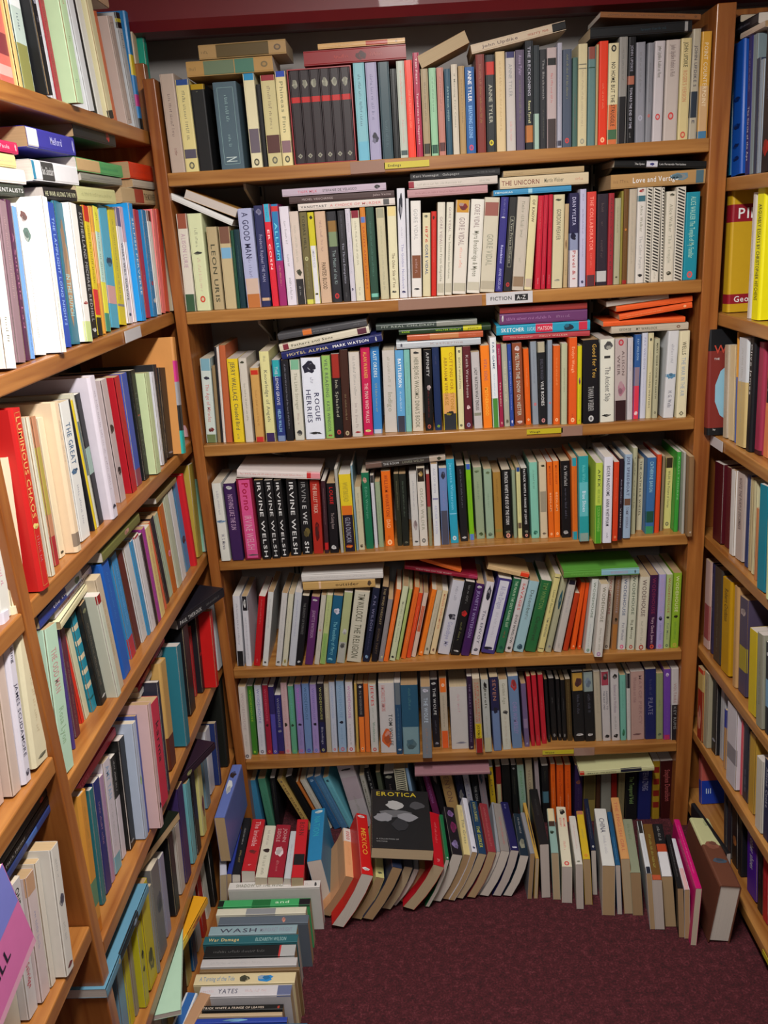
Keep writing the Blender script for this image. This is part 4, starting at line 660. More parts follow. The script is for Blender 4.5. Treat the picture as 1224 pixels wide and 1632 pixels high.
1p|4|-1015 20232 11576 0 12 0 207 2088 1357|3a80c0|T .05 .35 dee LAST ORDERS;G .42 .75 bb6;R .95 1 b8c0d0|blue paperback between magenta and pale grey ones, third back shelf
1p|2|5455 20140 14752 0 0 0 176 2007 1304|d5d0c4|S 0 .9 222;G .9 .97 887|white paperback standing fifth from the right, second back shelf
1p|0|3990 20140 17691 0 0 0 162 1911 1242|5f8080|R 0 .12 8a4a40;R .2 .21 243|grey-green paperback between cream and tan ones, top back shelf
1p|4|-2894 20002 11570 0 12 0 223 1930 1255|cdcabb|R 0 .12 78b090;T .16 .62 998 The Little Stranger;G .66 .8 a88;V .86 .96 444|white paperback between black and white ones, third back shelf
1pc|48|652 17434 1425 -900 148 23 191 1917 1443|c8b880|T .3 .8 776 The Grass;G .1 .25 998|pale yellow paperback between black and white ones, curved carpet row
1p|18|-5711 16951 11657 0 29 900 300 2249 1462|16181a|T .2 .8 555 LEO TOLSTOY;V .4 .42 b43|thick black paperback between blue and sage green ones, third left shelf
1p|16|-5623 18921 14769 0 53 900 239 2207 1435|1a78b0|G .1 .6 8ce;V .65 .72 a35;V .82 .88 ddd|blue paperback between red and white ones, second left shelf
1h|36|7038 20073 13994 0 -25 -884 357 2610 1650|c8a020|A;R .12 .26 901828;R .85 .93 901828;K .12 .26 eee PIET;K .85 .93 eee George|thick yellow hardback at the left end, second right shelf
1p|6|-2993 20104 8582 0 16 0 251 1957 1272|1a1a1c|T .02 .3 888 IRVIN;T .33 .6 ccc E WE;V .62 .78 675a30;T .82 .99 ddd SH|black paperback between black and red ones, fourth back shelf
1pc|48|-455 17366 1091 -900 203 18 205 2125 1120|806030||brown paperback between grey and red ones, curved carpet row
1p|24|-5655 12187 2719 0 90 900 201 1669 1085|b0a820|V .3 .45 221;V .5 .6 221|yellow paperback between stone and yellow ones, sixth left shelf
1p|2|-876 20140 14738 0 0 0 178 2004 1303|2a4a3c|G .15 .75 587;R .93 .97 7ba|dark green paperback between orange and khaki ones, second back shelf
1p|2|2953 20140 14749 0 24 0 97 2004 1303|b81c36|G .05 .3 d66;G .35 .65 d66;G .85 .95 ecc|thin red paperback between two red ones, second back shelf
1p|2|2830 20140 14749 0 27 0 125 1999 1300|c01c34|G .05 .35 d77;G .4 .7 d66;G .88 .95 ecc|thin red paperback between cream and red ones, second back shelf
1p|9|5310 19990 7740 0 -900 0 178 1882 1224|5a9a3c|R .5 1 8ab8c8;G .1 .45 8c6;T .62 .85 b8a WODEHOUSE;V .93 .96 567|green paperback lying over the right end of the fifth back shelf
1p|2|2144 20140 14752 0 50 0 174 2008 1306|2a2a2c|F .2 .74 998;T .23 .7 aa9 A Very Private Institution;E .93 b33|black paperback between indigo and pale grey ones, second back shelf
1p|8|5447 20092 5472 0 12 0 253 2065 1342|d0cab8|T .04 .54 655 WODEHOUSE;G .6 .92 998;E .96 a43|white paperback between white and dark purple ones, fifth back shelf
1p|6|6454 19811 8677 0 -14 0 119 2023 1315|8a6a48|V .93 .96 cba|thin brown paperback at the right end, fourth back shelf
0p|4|-1740 20005 11574 0 14 0 193 2086 1356|3f241c|G .5 .8 986;E .95 ba8|
0h|34|7058 19344 16874 0 -56 -884 251 2620 1650|2a2a68|T .5 .9 ccd The Circle of the Ape;G .1 .4 a9b|
0h|42|7068 19190 5559 0 -59 -884 493 2417 1571|3a3430|G .2 .9 776|
0p|2|2614 20140 14752 0 45 0 170 2012 1308|d6cca0|T .04 .28 543 OF KNOW;R .88 .97 ba9|
0p|8|5725 20108 5470 0 0 0 210 2099 1364|3a1840|T .04 .52 823050 WODEHOUSE;T .56 .92 cab Very Good, Jeeves;E .96 d53|
0p|10|2217 20064 2665 0 -25 0 266 2215 1440|6a84a8|V .02 .22 b03838;T .35 .8 98b CHRIS WOMERSLEY|
0p|4|1637 20155 11583 0 -11 0 204 1965 1277|f08020|T .16 .42 a66 VITAL SIGNS;T .5 .85 fb4 MOTHERHOOD|
0p|6|-5059 19973 8558 0 0 0 231 2046 1330|d5d5cc|G .1 .4 99a;R .475 .495 6688aa;V .46 .51 68a;T .65 .85 778 W. S. Merwin|
0p|17|-5685 17570 17191 900 -900 0 261 2021 1314|c8c890|G .1 .9 aa7|
0p|48|3532 17176 1409 -900 -31 -54 179 1800 1401|c8a828|R 0 .08 b07050;G .4 .6 886;E .93 c73|
0p|2|4929 20140 14751 0 0 0 165 2006 1304|b9ae9c|G .15 .5 aa9;G .5 .8 998|
0p|10|4214 20230 2682 0 -26 0 261 2178 1416|181a1c|R .02 .29 8a9a98;V .08 .25 789;G .33 .6 667;V .88 .93 ccc|
0p|2|1954 20140 14752 0 50 0 167 2022 1314|34307c|G .02 .2 88b;V .2 .22 ccd;T .5 .7 ccf Roundabout;T .75 .98 aad ANNE NICOLAS|
0p|14|-5752 17661 18636 0 -88 900 322 2139 1391|e4e6e0||
0p|6|3535 20225 8648 0 -13 0 225 1996 1297|141416|T .06 .32 aaa Ka Winfield;G .35 .75 667;V .9 .96 aaa|
0p|8|2297 20262 5490 0 124 0 252 2041 1327|9abec8|T .12 .5 677 December;G .5 .55 889;V .88 .98 356|
0p|48|2799 17380 1448 -900 -21 -49 185 1683 1441|88a8a0|R 0 .3 d8c8a0;R .3 .42 443028;V .5 .6 232|
0p|6|741 20300 8619 0 -11 0 198 2202 1431|2a9ab8|T .05 .6 7ce Jeanette Winterson;R .64 .65 8ce;E .94 ddd|
0p|6|-2714 20095 8586 0 18 0 238 1941 1262|a82a20|T .05 .45 dba THE BULLET TRICK;V .5 .9 511|
0p|2|626 20140 14746 0 29 0 169 2005 1303|d4cfc0|T .15 .45 988 GORE VIDAL;T .45 .85 887 Live From Golgotha;R .87 .97 b9b4a0|
0p|4|1408 20166 11582 0 -11 0 195 1826 1187|bdb8b8|T .2 .76 222 LADY WATSON WHAT ENSUES;R .79 .83 887|
0p|4|-1941 20005 11573 0 13 0 198 2004 1303|18181a|R 0 .28 9a2a20;T .3 .75 998 Ink Splashed;E .93 b44|
0p|22|-5841 12477 5585 0 90 900 328 2122 1379|c8c0c8|T .05 .35 8ac AMY TAN;G .4 .8 aaa;R .85 1 6aa0b0|
0p|2|-2368 20140 14735 0 0 0 171 1996 1297|6d6440|T .03 .4 332 TOBIAS HILL;E .5 bb8;G .55 .85 997;R .95 1 cc5|
0p|6|-4013 19960 8569 0 0 0 221 2066 1343|1a1a1c|T .02 .99 ddd IRVINE WELSH|
0p|8|626 20238 5487 0 129 0 241 2124 1380|1a1a1c|V .38 .48 c22828;G .05 .3 888;G .55 .8 885;V .93 .96 ccc|
0p|4|3630 20050 11587 0 0 0 186 2035 1323|e05a20|T .1 .4 fb8 Evelyn Waugh;G .88 .92 922;E .95 fc9|
0p|4|-2159 20004 11572 0 13 0 198 1979 1287|8fb860|T .04 .5 565 VILE READING;T .54 .92 565 KATE WINDSOR;V .95 .98 933|
0p|3|3577 20140 16858 0 -900 0 120 1702 1106|3a8ab8|T .02 .25 dee MEMORIAS;R .45 .5 9cd|
0p|12|6414 20300 12 0 -26 0 359 1907 1240|3a1010|T .15 .7 a55 Stephen Donaldson|
0p|6|-905 20362 8600 0 0 0 230 1983 1289|e06a1a|T .05 .6 a04020 WILLIAM WHARTON;T .64 .76 fb8 DAD;G .86 .9 a42;E .95 fc9|
0p|4|-439 20257 11577 0 12 0 199 1966 1278|5fa0d0|T .1 .45 fff BATTLEBORN;R .8 1 3a3a48;G .5 .75 def|
0p|24|-5664 14459 2727 0 90 900 296 1777 1155|18181a||
0h|22|-5791 10732 5576 0 90 900 221 2434 1582|8ab0a8|G .1 .9 7a9|
0p|42|7044 16799 5559 0 -72 -884 409 1948 1266|c8b020||
0h|20|-5667 19479 8691 0 -30 900 185 2357 1532|c82028|G .2 .6 b4a|
0p|10|-236 19787 2641 0 10 0 253 2182 1418|7a8088|V .02 .08 ccd;T .15 .5 bcd THE WOLFE;G .58 .95 a87|
0p|0|302 20140 17704 0 0 0 136 2036 1323|a51f45|T .05 .3 ecc Tim Pears;T .38 .88 ecc Turned into the Happiness|
0p|48|3333 17046 1371 -900 -15 -47 170 1788 1364|ccc8c0|G .2 .7 c88;V .92 .97 887|
0p|48|-3760 16750 1468 -900 54 20 168 1719 1462|c0c4c8|G .3 .7 99a|
0p|0|2972 20140 17694 0 0 0 141 1928 1253|2a2b30|T .1 .5 999 The Blacksmith;G .6 .9 776|
0p|44|7168 17072 3064 0 -63 -884 311 1912 1243|1c2438|G .6 .9 99a|
0p|16|-5773 17615 14771 0 63 900 246 2249 1462|e0dce0|R 0 .16 6a6088;T .3 .8 333 WHAT WILL SURVIVE;V .9 .94 445|
0p|40|7042 19650 8595 0 -40 -884 532 1927 1252|4a0c18||
0p|22|-5417 18965 5576 0 90 900 217 1981 1288|c01818||
0p|38|7076 19255 11206 0 -58 -884 307 2124 1381|d8c49a||
0p|2|311 20140 14745 0 24 0 176 1803 1172|d2c9a4|V .02 .06 665;T .14 .36 b33 1876;T .37 .74 247 GORE VIDAL|
0p|4|-4136 20102 11566 0 13 0 189 2028 1318|cdc6ba|V .03 .07 443;G .3 .75 776|
0p|22|-5503 14340 5595 0 90 900 460 2174 1413|c83048|T .2 .6 322 karma|
0p|8|-2657 20082 5477 0 103 0 249 1964 1277|1f5a7a|V .17 .28 ccd;T .38 .88 7bc The Possibility of Mercy;V .92 .96 8cd|
0p|4|-3337 20000 11569 0 12 0 191 1949 1267|28387a|R 0 .2 2aa0a8;T .08 .55 ccd THE LEMON GROVE;T .6 .88 9ce HELEN WALSH;R .93 1 7a8cb0|
0p|16|-5699 15604 14774 0 73 900 260 2240 1456|d8c028|R 0 .12 c03020;G .15 .6 332;R .64 .84 d03038;R .86 1 222222|
0p|6|-3771 19972 8571 0 0 0 209 2046 1330|1a1a1c|T .02 .99 ccc IRVINE WELSH|
0p|2|801 20140 14747 0 35 0 157 1993 1295|d6d2c2|T .05 .32 988 GORE VIDAL;T .34 .82 887 The Smithsonian Institution;R .87 .97 b9b4a0|
0p|4|1177 20177 11580 0 0 0 185 1970 1280|5a2028|T .1 .62 baa Keith Waterhouse;V .7 .76 ecc;E .95 99b|
0p|48|-5366 16928 1482 -900 58 127 170 1673 1476|c0c0cc||
0p|4|2963 20187 11588 0 -15 0 184 1956 1272|1a1c20|R 0 .12 b0a890;T .2 .45 556 EVELYN WAUGH;T .47 .77 ddd VILE BODIES;E .95 c88|
0p|0|465 20140 17703 0 0 0 154 1720 1118|a08e6c|G .15 .6 543;R .85 .97 333028|
0p|16|-5759 12795 14769 0 85 900 147 2197 1428|6a9ad8|G .7 .95 358|
0p|20|-5883 12852 8693 0 -36 900 201 1876 1219|2a8aa0|R .1 .15 d8c8a8;R .25 .3 d8c8a8;R .4 .45 d8c8a8;R .55 .6 d8c8a8;R .7 .75 d8c8a8;R .85 .87 205a58|
0p|48|5466 16089 1446 -900 -40 -74 139 1832 1440|141618|G .2 .8 777|
0p|4|231 20224 11579 0 10 0 186 1941 1261|141416|T .03 .33 bbb AFFINITY;V .42 .5 baa;G .5 .85 722;E .95 a54|
0p|42|7068 16033 5547 0 -86 -884 178 2038 1324|20242c|V .1 .15 ccc;R .4 .7 6a90b0|
0p|0|2831 20140 17695 0 0 0 127 2013 1308|2b3338|R .65 1 9fbcae|
0p|6|4955 19951 8660 0 0 0 180 2137 1389|9ab0c8|T .03 .49 446 JOE SPEEDBOAT;R .52 .6 705040;T .62 .88 778 TOMMY WIERINGA|
0p|4|-3872 20061 11567 0 13 0 204 1787 1162|c99c58|R .03 .09 c33020;R .93 1 c33030;G .3 .8 a74|
0p|0|634 20140 17702 0 0 0 150 1726 1122|8fbf9a|G .1 .5 465;R .87 .97 265040|
0p|12|5766 20300 4 0 0 0 357 1744 1134|1c2460|T .05 .45 99b STEFAN ZWEIG|
0p|6|-38 20229 8609 0 0 0 199 2040 1326|cfc9bf|R 0 .17 2a2018;V .03 .12 a84;T .25 .8 998 OSCAR WILDER;E .93 555|
0p|2|-1523 20140 14737 0 0 0 152 1975 1284|2b2b2f|G .05 .3 667;T .35 .8 99a The Three Evangelists;G .9 .97 777|
0p|9|873 20314 7838 0 -696 0 100 1105 1000|e8702a|G .75 .9 a42|
0p|8|5191 20131 5471 0 12 0 193 2173 1412|c9ccb8|T .04 .54 565 WODEHOUSE;T .6 .86 776 Big Money;E .96 b43|
0p|4|-4654 20183 11566 0 25 0 154 2345 1524|b8603a||
0p|10|1677 19988 2658 0 -18 0 222 2259 1468|28284a|R .45 1 6a80a8;V .38 .5 223;T .03 .32 a76 SEVEN|
0p|0|797 20140 17702 0 0 0 146 1721 1118|b5776a|G .1 .5 744;R .85 .95 533030|
0p|12|5407 20300 7 0 -13 0 315 1787 1162|15181a|T .2 .7 8a6 The Temporal Void|
0p|0|5206 20140 17687 0 0 0 129 1908 1240|84868e|G .2 .6 666;E .73 c54|
0p|8|4295 19823 5474 0 37 0 204 2037 1324|d4d0c8|T .04 .52 776 WODEHOUSE;G .6 .92 887;E .96 a7a|
0h|24|-5635 19723 2727 0 90 900 296 2462 1601|1a1c18|G .3 .8 443|
0p|10|1185 19927 2653 0 -11 0 192 2271 1476|a89884|R .6 .82 c8b020;R .8 1 922020;U .05 .58 b54 LET'S PUT THE;W .05 .58 b54 FUTURE BEHIND US;T .62 .8 332 JACK WOMACK|
0pc|48|833 17411 1520 -900 148 33 142 2112 1548|d0d0dc|G .2 .7 99a;V .9 .95 446|
0p|6|-2306 20082 8589 0 16 0 217 1835 1193|18161a|T .05 .3 c22 LOUISE;T .42 .65 988 The Cutting Room;V .88 .96 ccc|
0p|2|3839 20140 14748 0 0 0 137 2075 1349|b9b8d4|G .05 .12 557;G .2 .45 557;G .5 .7 779;V .93 .97 446|
0h|38|7087 18277 11199 0 -39 -884 246 2424 1576|15161c|T .05 .5 ccc Clive James|
0p|8|6321 20145 5471 0 0 0 202 2111 1372|8ab030|T .04 .52 dda WODEHOUSE;V .55 .6 221;G .65 .88 584;E .96 ba4|
0p|2|5290 20140 14752 0 0 0 139 2016 1311|d5d0c4|S 0 1 222|
0p|18|-5739 12226 11655 0 38 900 160 2322 1509|b88060|R .2 .65 a89848;R .8 1 a02830|
0p|8|888 20185 5484 0 129 0 210 2084 1355|42205a|V .02 .07 ccc;T .1 .75 98b JEANETTE WINTERSON|
0p|48|4815 16360 1654 -900 -51 -73 125 1854 1650|c8ccd0|R 0 .25 222;R .88 1 182030;G .3 .8 99a|
0p|6|1414 20491 8626 0 -14 0 208 1897 1233|8fa082|V .03 .08 675;G .2 .45 676;V .9 .97 453|
0p|6|2776 20311 8640 0 -15 0 193 1985 1290|7fc0ac|G .1 .35 576;V .88 .96 376|
0p|24|-5669 12650 2738 0 90 900 445 2076 1349|c0b018|V .6 .9 552|
0p|18|-5714 14160 11653 0 -15 900 236 2331 1515|1c1e22|R .4 .6 90a8a0|
0p|22|-5853 11980 5580 0 90 900 266 2076 1349|1f2a6a|G .2 .6 c9a|
0p|6|505 20229 8615 0 0 0 190 2006 1304|6a80b0|V .02 .16 334;R .55 1 4a4a5a;G .3 .5 98b|
0p|2|-2203 20140 14735 0 0 0 144 1984 1289|c9bf2a|R .36 1 d8d8dc;V .03 .08 221;T .4 .6 99a UMBERTO ECO;V .88 .91 222|
0p|16|-5738 16159 14776 0 83 900 257 2247 1460|e0dc48|G .05 .12 222;R .2 .6 b8d8d0;G .2 .6 264;R .85 1 3a8a78|
0p|12|485 20300 28 0 -86 0 324 1955 1271|b89460|T .05 .6 865 KENYON|
0p|10|1933 20020 2661 0 -21 0 222 2154 1400|c8c8ba|T .05 .35 998 Golden Age;V .42 .5 444;G .5 .95 ba9|
0p|8|-2400 20086 5474 0 103 0 214 2041 1327|a8b080|R .7 1 a8a8a0;V .5 .6 bbb;V .7 .8 555|
0p|6|2104 20419 8633 0 -12 0 211 1809 1176|141414|T .03 .8 ddd PATRICK WHITE THE EYE OF THE STORM;V .88 .93 776;E .96 d98|
0p|8|1152 20200 5483 0 126 0 202 2117 1376|d0ccd4|V .03 .28 223;T .38 .85 667 The ENVOY;V .9 .96 445|
0p|0|1098 20140 17701 0 0 0 135 1765 1147|c9c0ae|T .1 .7 887 If Morning Ever Comes|
0p|8|4963 20165 5472 0 19 0 199 2092 1360|cfd0cc|T .04 .54 568 WODEHOUSE;T .63 .88 889 Pat Walter;E .96 d58|
0p|44|7118 15711 3065 0 -72 -884 281 1884 1225|18244a|T .1 .6 aab Alistair Cooke|
0p|4|-3127 20001 11569 0 12 0 171 1936 1258|1d1e24|G .05 .85 99a|
0p|14|-5675 15434 18618 0 -31 900 237 1868 1215|a02838|G .1 .9 622|
0p|6|-3556 20008 8573 0 0 0 188 2022 1314|1a1a1c|T .02 .99 ddd IRVINE WELSH|
0p|4|1834 20159 11583 0 -11 0 149 2140 1391|e2e6ea|T .05 .35 357 FAIR GAME;R .67 1 4a8a3a;G .4 .65 8bd|
0p|6|-1412 20243 8595 0 0 0 188 2008 1305|1a6a4a|V .05 .14 c98;T .18 .6 5b9a80 Edith Wharton|
0p|12|-920 20300 15 0 -38 0 319 1963 1276|d0ccb0|S 0 1 222|
0p|0|1248 20140 17700 0 0 0 135 1725 1121|a98b5c|G .15 .65 653|
0p|6|992 20378 8622 0 -14 0 187 2000 1300|1c1c20|G .05 .55 778;V .93 .97 ccc|
0p|4|452 20213 11578 0 0 0 162 1986 1291|1b2c54|G .1 .2 557;V .93 .97 8a3|
0h|22|-5653 15581 5593 0 90 900 429 2374 1543|c09858|R .7 1 5a2818|
0p|6|4207 19700 8652 0 0 0 167 2045 1329|b8cc50|R .52 1 4a9a2a;T .08 .3 343 APEX;T .32 .5 8a4 HIDES THE HURT;T .54 .85 9c6 COLSON WHITEHEAD|
0p|9|2590 20269 7632 0 -733 0 145 1083 1000|d0b080|R .8 1 e04020;G .25 .75 865|
0p|12|4232 20300 4 0 0 0 323 1782 1158|8a7a40|R .15 .6 5a5030|
0p|10|4903 20213 2687 0 -26 0 212 2157 1402|c4c0c0|V .04 .13 222;T .2 .6 989 Shadows of the Workhouse;G .65 .85 888;V .9 .97 222|
0p|22|-5723 18733 5577 0 90 900 231 2046 1330|1c1a20|V .5 .55 b33;G .2 .8 444|
0p|14|-5718 14056 18611 0 0 900 128 1540 1080|e0b878||
0p|10|4660 20218 2686 0 -29 0 212 2146 1395|c0bcbc|R .01 .2 a04050;V .02 .15 433;U .28 .55 556 FAREWELL TO;W .28 .55 556 THE EAST END;V .9 .97 222|
0p|8|1810 20253 5484 0 133 0 189 2144 1394|2a6a48|T .03 .65 bdb THE MAN IN THE GREY FLANNEL SUIT;G .7 .8 b44;V .9 .96 154|
0p|10|-2572 20246 2623 0 21 0 214 2213 1439|90acc8|T .05 .52 79b WODEHOUSE;V .55 .6 112;G .65 .88 79b;E .96 b67|
0p|48|5608 16048 1441 -900 -31 -58 123 1730 1435|c8ccd4|R .6 1 d0a8a8|
0p|20|-5779 15492 8700 0 -50 900 320 2126 1382|c8c8c8|G .5 .9 aaa|
0p|11|4076 20296 4928 0 -900 0 115 1840 1196|1c1c1e||
0p|6|2989 20275 8642 0 -13 0 176 1989 1293|cfbfa0|V .03 .07 443;R .38 .65 99907c;V .92 .96 765|
0p|6|1656 20466 8628 0 -12 0 196 1845 1199|90a890|V .03 .08 675;G .35 .55 676;V .9 .97 565|
0p|6|296 20175 8613 0 0 0 165 2139 1390|d0d2d4|T .05 .35 aab AGE OF IRON;R .41 .43 88a;T .5 .85 aac ARTHUR WILSON|
0p|42|7005 16299 5554 0 -79 -884 290 2107 1370|8a8a78|G .3 .8 565|
0p|17|-5702 15558 17158 900 -900 0 194 1404 1000|1c1c20|T .03 .95 cca HE WAR ALONG THE RIM|
0p|21|-5712 18941 11051 900 -900 0 132 1653 1074|8a7a50||
0p|8|-3245 20066 5472 0 104 0 206 1975 1284|5a2a60|V .03 .07 ccc;T .2 .6 a8a JEANETTE WINTERSON|
0p|24|-5666 13354 2739 0 90 900 458 1947 1266|6a6868|V .3 .6 445|
0p|40|7133 19243 8586 0 -45 -884 242 1934 1257|5a1a20||
0p|4|5154 20206 11592 0 0 0 147 1994 1296|2f5a98|R .38 .6 8a7888;R .6 1 d83a50;T .05 .3 9bd FAY WELDON;V .9 .96 fdd|
0p|8|3313 20172 5483 0 106 0 189 2050 1333|c0bab4|R 0 .06 223;G .15 .45 99a;G .88 .95 888|
0p|6|6076 20455 8671 0 0 0 184 1848 1201|d6cf80|R 0 .14 3a2c20;T .18 .7 775 WILDE The Picture of Dorian;E .93 665|
0p|0|-194 20140 17705 0 0 0 125 1762 1145|15181a|G .1 .4 555|
0p|8|4068 20053 5473 0 47 0 162 2084 1355|ccd0cc|T .04 .52 676 WODEHOUSE;G .6 .92 99a;E .96 475|
0h|18|-5724 20622 11673 0 90 900 296 2469 1605|d8a8b0|V .92 .95 433|
0p|4|3266 20125 11586 0 0 0 156 1866 1213|d86020|G .15 .5 fa6;E .94 fc9|
0p|13|5847 19800 2042 -1800 -872 1800 124 1991 1294|c8c898|R 0 .06 c03020;T .1 .5 665 Mary Wesley;R .55 .83 223|
0p|8|5935 20121 5470 0 0 0 177 2096 1362|a8a0d0|T .04 .52 b8a0c8 WODEHOUSE;V .55 .62 113;T .65 .88 88b Leave it Psmith;E .96 c6b|
0p|2|4460 20140 14750 0 0 0 125 1950 1268|9a2a34|T .05 .85 633 NANCY WALKER|
0p|8|-1730 20090 5474 0 114 0 179 2144 1393|1c2238|T .1 .58 779 A.N. WILSON;G .6 .85 557;V .9 .96 8ac|
0p|34|7065 19116 16870 0 -55 -884 179 2620 1650|7a8a90||
0p|10|1423 19957 2655 0 -15 0 191 2217 1441|b0b4b0|V .02 .15 222;T .12 .4 443 Bereft;G .5 .85 998;R .8 1 b8b490|
0p|2|4604 20140 14750 0 0 0 132 1839 1195|a8a688|G .1 .4 665;V .9 .93 443|
0p|48|4212 16844 1492 -900 -31 -65 117 1961 1486|1a5078|G .5 .9 7ac|
0p|18|-5645 18560 11686 0 90 900 474 1999 1299|14161c|V .93 .96 889|
0p|0|950 20140 17701 0 0 0 125 1689 1098|1f4a60|T .2 .6 8aa PATRICIA HIGH|
0p|8|-3691 20054 5468 0 101 0 181 2123 1380|bcc0c8|G .1 .6 99b|
0p|10|6450 20122 2699 0 -22 0 188 2167 1409|c0bcbc|R .5 1 242024;T .2 .48 a88 VOLTAIRE;T .52 .85 888 KEY RUMS|
0p|18|-5742 16535 11656 0 23 900 309 2261 1470|3a50a8|R .85 1 884050|
0p|10|-1676 20170 2629 0 14 0 204 2110 1371|c4c4c0|T .02 .32 c33 JEEVES;G .34 .5 9a9;T .55 .85 798 Wodehouse;E .96 b44|
0p|0|3319 20140 17693 0 0 0 102 2028 1318|a9a9b8|G .1 .6 667;R .93 .98 445|
0p|10|31 20274 2641 0 0 0 195 2108 1370|1c1c22|V .03 .08 ccc;T .12 .52 ccc THE WOLFE;G .6 .8 667;V .92 .96 99a|
0p|8|2034 20271 5483 0 129 0 177 2107 1369|ccc8c8|T .05 .42 c33 SAVAGES;T .48 .88 333 DON WINSLOW;V .91 .97 333|
0p|2|-1037 20140 14738 0 0 0 121 2012 1308|c77a28|R .1 .16 5577bb;T .2 .88 a3402a SAINTS AND SINNERS|
0p|10|-5211 20107 2601 0 23 0 192 2262 1470|d0c8c0|T .08 .6 baa WODEHOUSE;G .66 .85 aaa;E .96 445|
0p|6|-237 20261 8607 0 0 0 175 1896 1233|c4c2be|G .1 .5 889;V .6 .8 988;V .92 .96 333|
0p|18|-5625 11787 11653 0 38 900 120 2406 1564|d0ccb8|G .1 .4 776|
0p|10|-2334 20229 2625 0 22 0 196 2186 1421|cfccd2|T .05 .52 b7a WODEHOUSE;G .6 .9 888;E .96 b34|
0p|10|269 20227 2643 0 0 0 194 2171 1411|b8ac98|R 0 .2 e0702a;R .75 1 e0602a;G .25 .7 776;E .1 fb9|
0p|4|2787 20223 11586 0 -15 0 141 1980 1287|8a94a0|G .1 .5 778;E .75 d55|
0p|12|4706 20300 7 0 -10 0 276 1735 1128|8a8a80|G .1 .3 776|
0p|6|1878 20443 8631 0 -12 0 187 1753 1139|a07a38|G .1 .45 753;R .86 .9 8a8040|
0p|24|-5672 15449 2735 0 90 900 401 2232 1451|382858||
0p|44|7076 16036 3066 0 -68 -884 329 1719 1117|c8c4b8||
0p|8|-5075 20165 5455 0 29 0 185 2034 1322|d0d0d6|R .78 1 18181c;G .1 .7 667|
0p|2|4782 20140 14750 0 0 0 114 2015 1309|6a4824|G .1 .8 875;E .42 d83;R .96 1 922|
0p|10|-3513 20259 2614 0 21 0 192 2182 1418|6a88b8|T .05 .52 468 WODEHOUSE;G .62 .88 79b;E .96 44a|
0p|4|5320 20237 11592 0 0 0 132 2017 1311|c8ccdc|T .05 .42 99b FAY WELDON;G .45 .85 aac|
0p|8|-3505 20059 5469 0 104 0 175 2020 1313|18181c|T .1 .55 666 THE SHADOW OF ROMANCE;V .93 .97 ccc|
0p|48|3768 17509 1375 -900 -25 -57 121 2007 1369|182038|G .2 .8 778;V .9 .96 ccc|
0p|8|2873 20208 5480 0 117 0 155 2240 1456|d4ca88|R .04 .05 443;T .2 .5 775 Land of Secret;T .55 .8 776 TIM WINTON;R .95 .96 443|
0p|6|-492 20302 8605 0 0 0 167 1900 1235|1c211c|G .1 .6 676;V .93 .97 665|
0h|36|7075 18737 13991 0 -25 -884 198 2521 1638|c8c0b8|G .3 .7 998|
0p|4|1004 20186 11579 0 0 0 138 1958 1273|d6d0a0|V .03 .07 333;T .12 .5 665 EDITH WHARTON;V .93 .97 554|
0p|4|-262 20248 11577 0 12 0 139 1966 1278|7ab8b0|G .15 .8 598|
0pc|48|-628 17262 1183 -900 196 17 126 2049 1228|808488||
0p|14|-5741 17344 18627 0 -85 900 213 2126 1382|1c2024||
0p|48|-5207 16906 1528 -900 62 27 122 1654 1525|2a3a90||
0p|8|-1504 20080 5472 0 114 0 162 2164 1407|1c1a20|T .02 .5 986 THE WIND FORECAST;T .55 .9 654 DONNA TARTT|
0p|10|-4823 20294 2604 0 23 0 189 2182 1418|c9cbd6|T .05 .55 88b WODEHOUSE;G .6 .9 aab;E .96 667|
0p|2|-1370 20140 14737 0 0 0 114 2004 1302|c8c4d0|G .05 .25 556;G .3 .7 99a;V .85 .89 446|
0p|4|3437 20090 11586 0 0 0 136 1909 1241|b5b99a|G .3 .6 776|
0p|12|-1230 20300 14 0 -39 0 282 1813 1178|1a1a1c|V .03 .1 998;G .2 .8 766|
0p|10|6256 20154 2697 0 -22 0 175 2150 1398|6a40a0|V .04 .12 cbd;R .93 1 b03060;G .5 .9 86a|
0p|30|-5725 10610 9317 0 90 900 65 2190 1424|8a5a40|R .6 1 a0a020;G .1 .5 b98|
0p|8|4582 20215 5471 0 25 0 162 2077 1350|c4bcac|T .04 .52 a55 WODEHOUSE;G .6 .92 776;E .96 333|
0p|17|-5824 13854 17380 900 -900 0 214 1392 1000|e8e0d8||
0p|8|-4641 20128 5466 0 101 0 173 2035 1322|b81820|G .05 .4 d77;G .9 .95 eaa|
0p|46|7296 16548 745 0 -90 -884 528 1700 1105|4a1890|T .05 .6 ccc In other shoes|
0p|16|-5755 17896 14764 0 44 900 151 2261 1470|c8a8b8|R .3 1 e8e4e8|
0p|4|5454 20216 11592 0 0 0 124 2008 1305|d0c8a0|V .05 .1 222;T .45 .88 665 YOUNG WRITERS;G .2 .4 b99|
0p|8|6117 20132 5470 0 0 0 156 2082 1353|a8bc7a|T .04 .52 a77050 WODEHOUSE;V .55 .6 231;T .65 .88 787 Full Moon;E .96 355|
0p|4|2102 20186 11584 0 -15 0 129 1969 1280|a8a898|T .2 .7 cca SHEN OF THE SEA;V .9 .97 665|
0p|20|-5791 14788 8696 0 -40 900 294 2185 1420|3a88c0|R .8 1 b03040;G .1 .7 8be|
0p|4|5002 20178 11592 0 -10 0 128 1934 1257|c5c0c4|G .1 .4 98a;G .5 .9 b9a|
0p|20|-5869 12036 8695 0 53 900 184 1867 1214|5a2838|G .3 .9 a87|
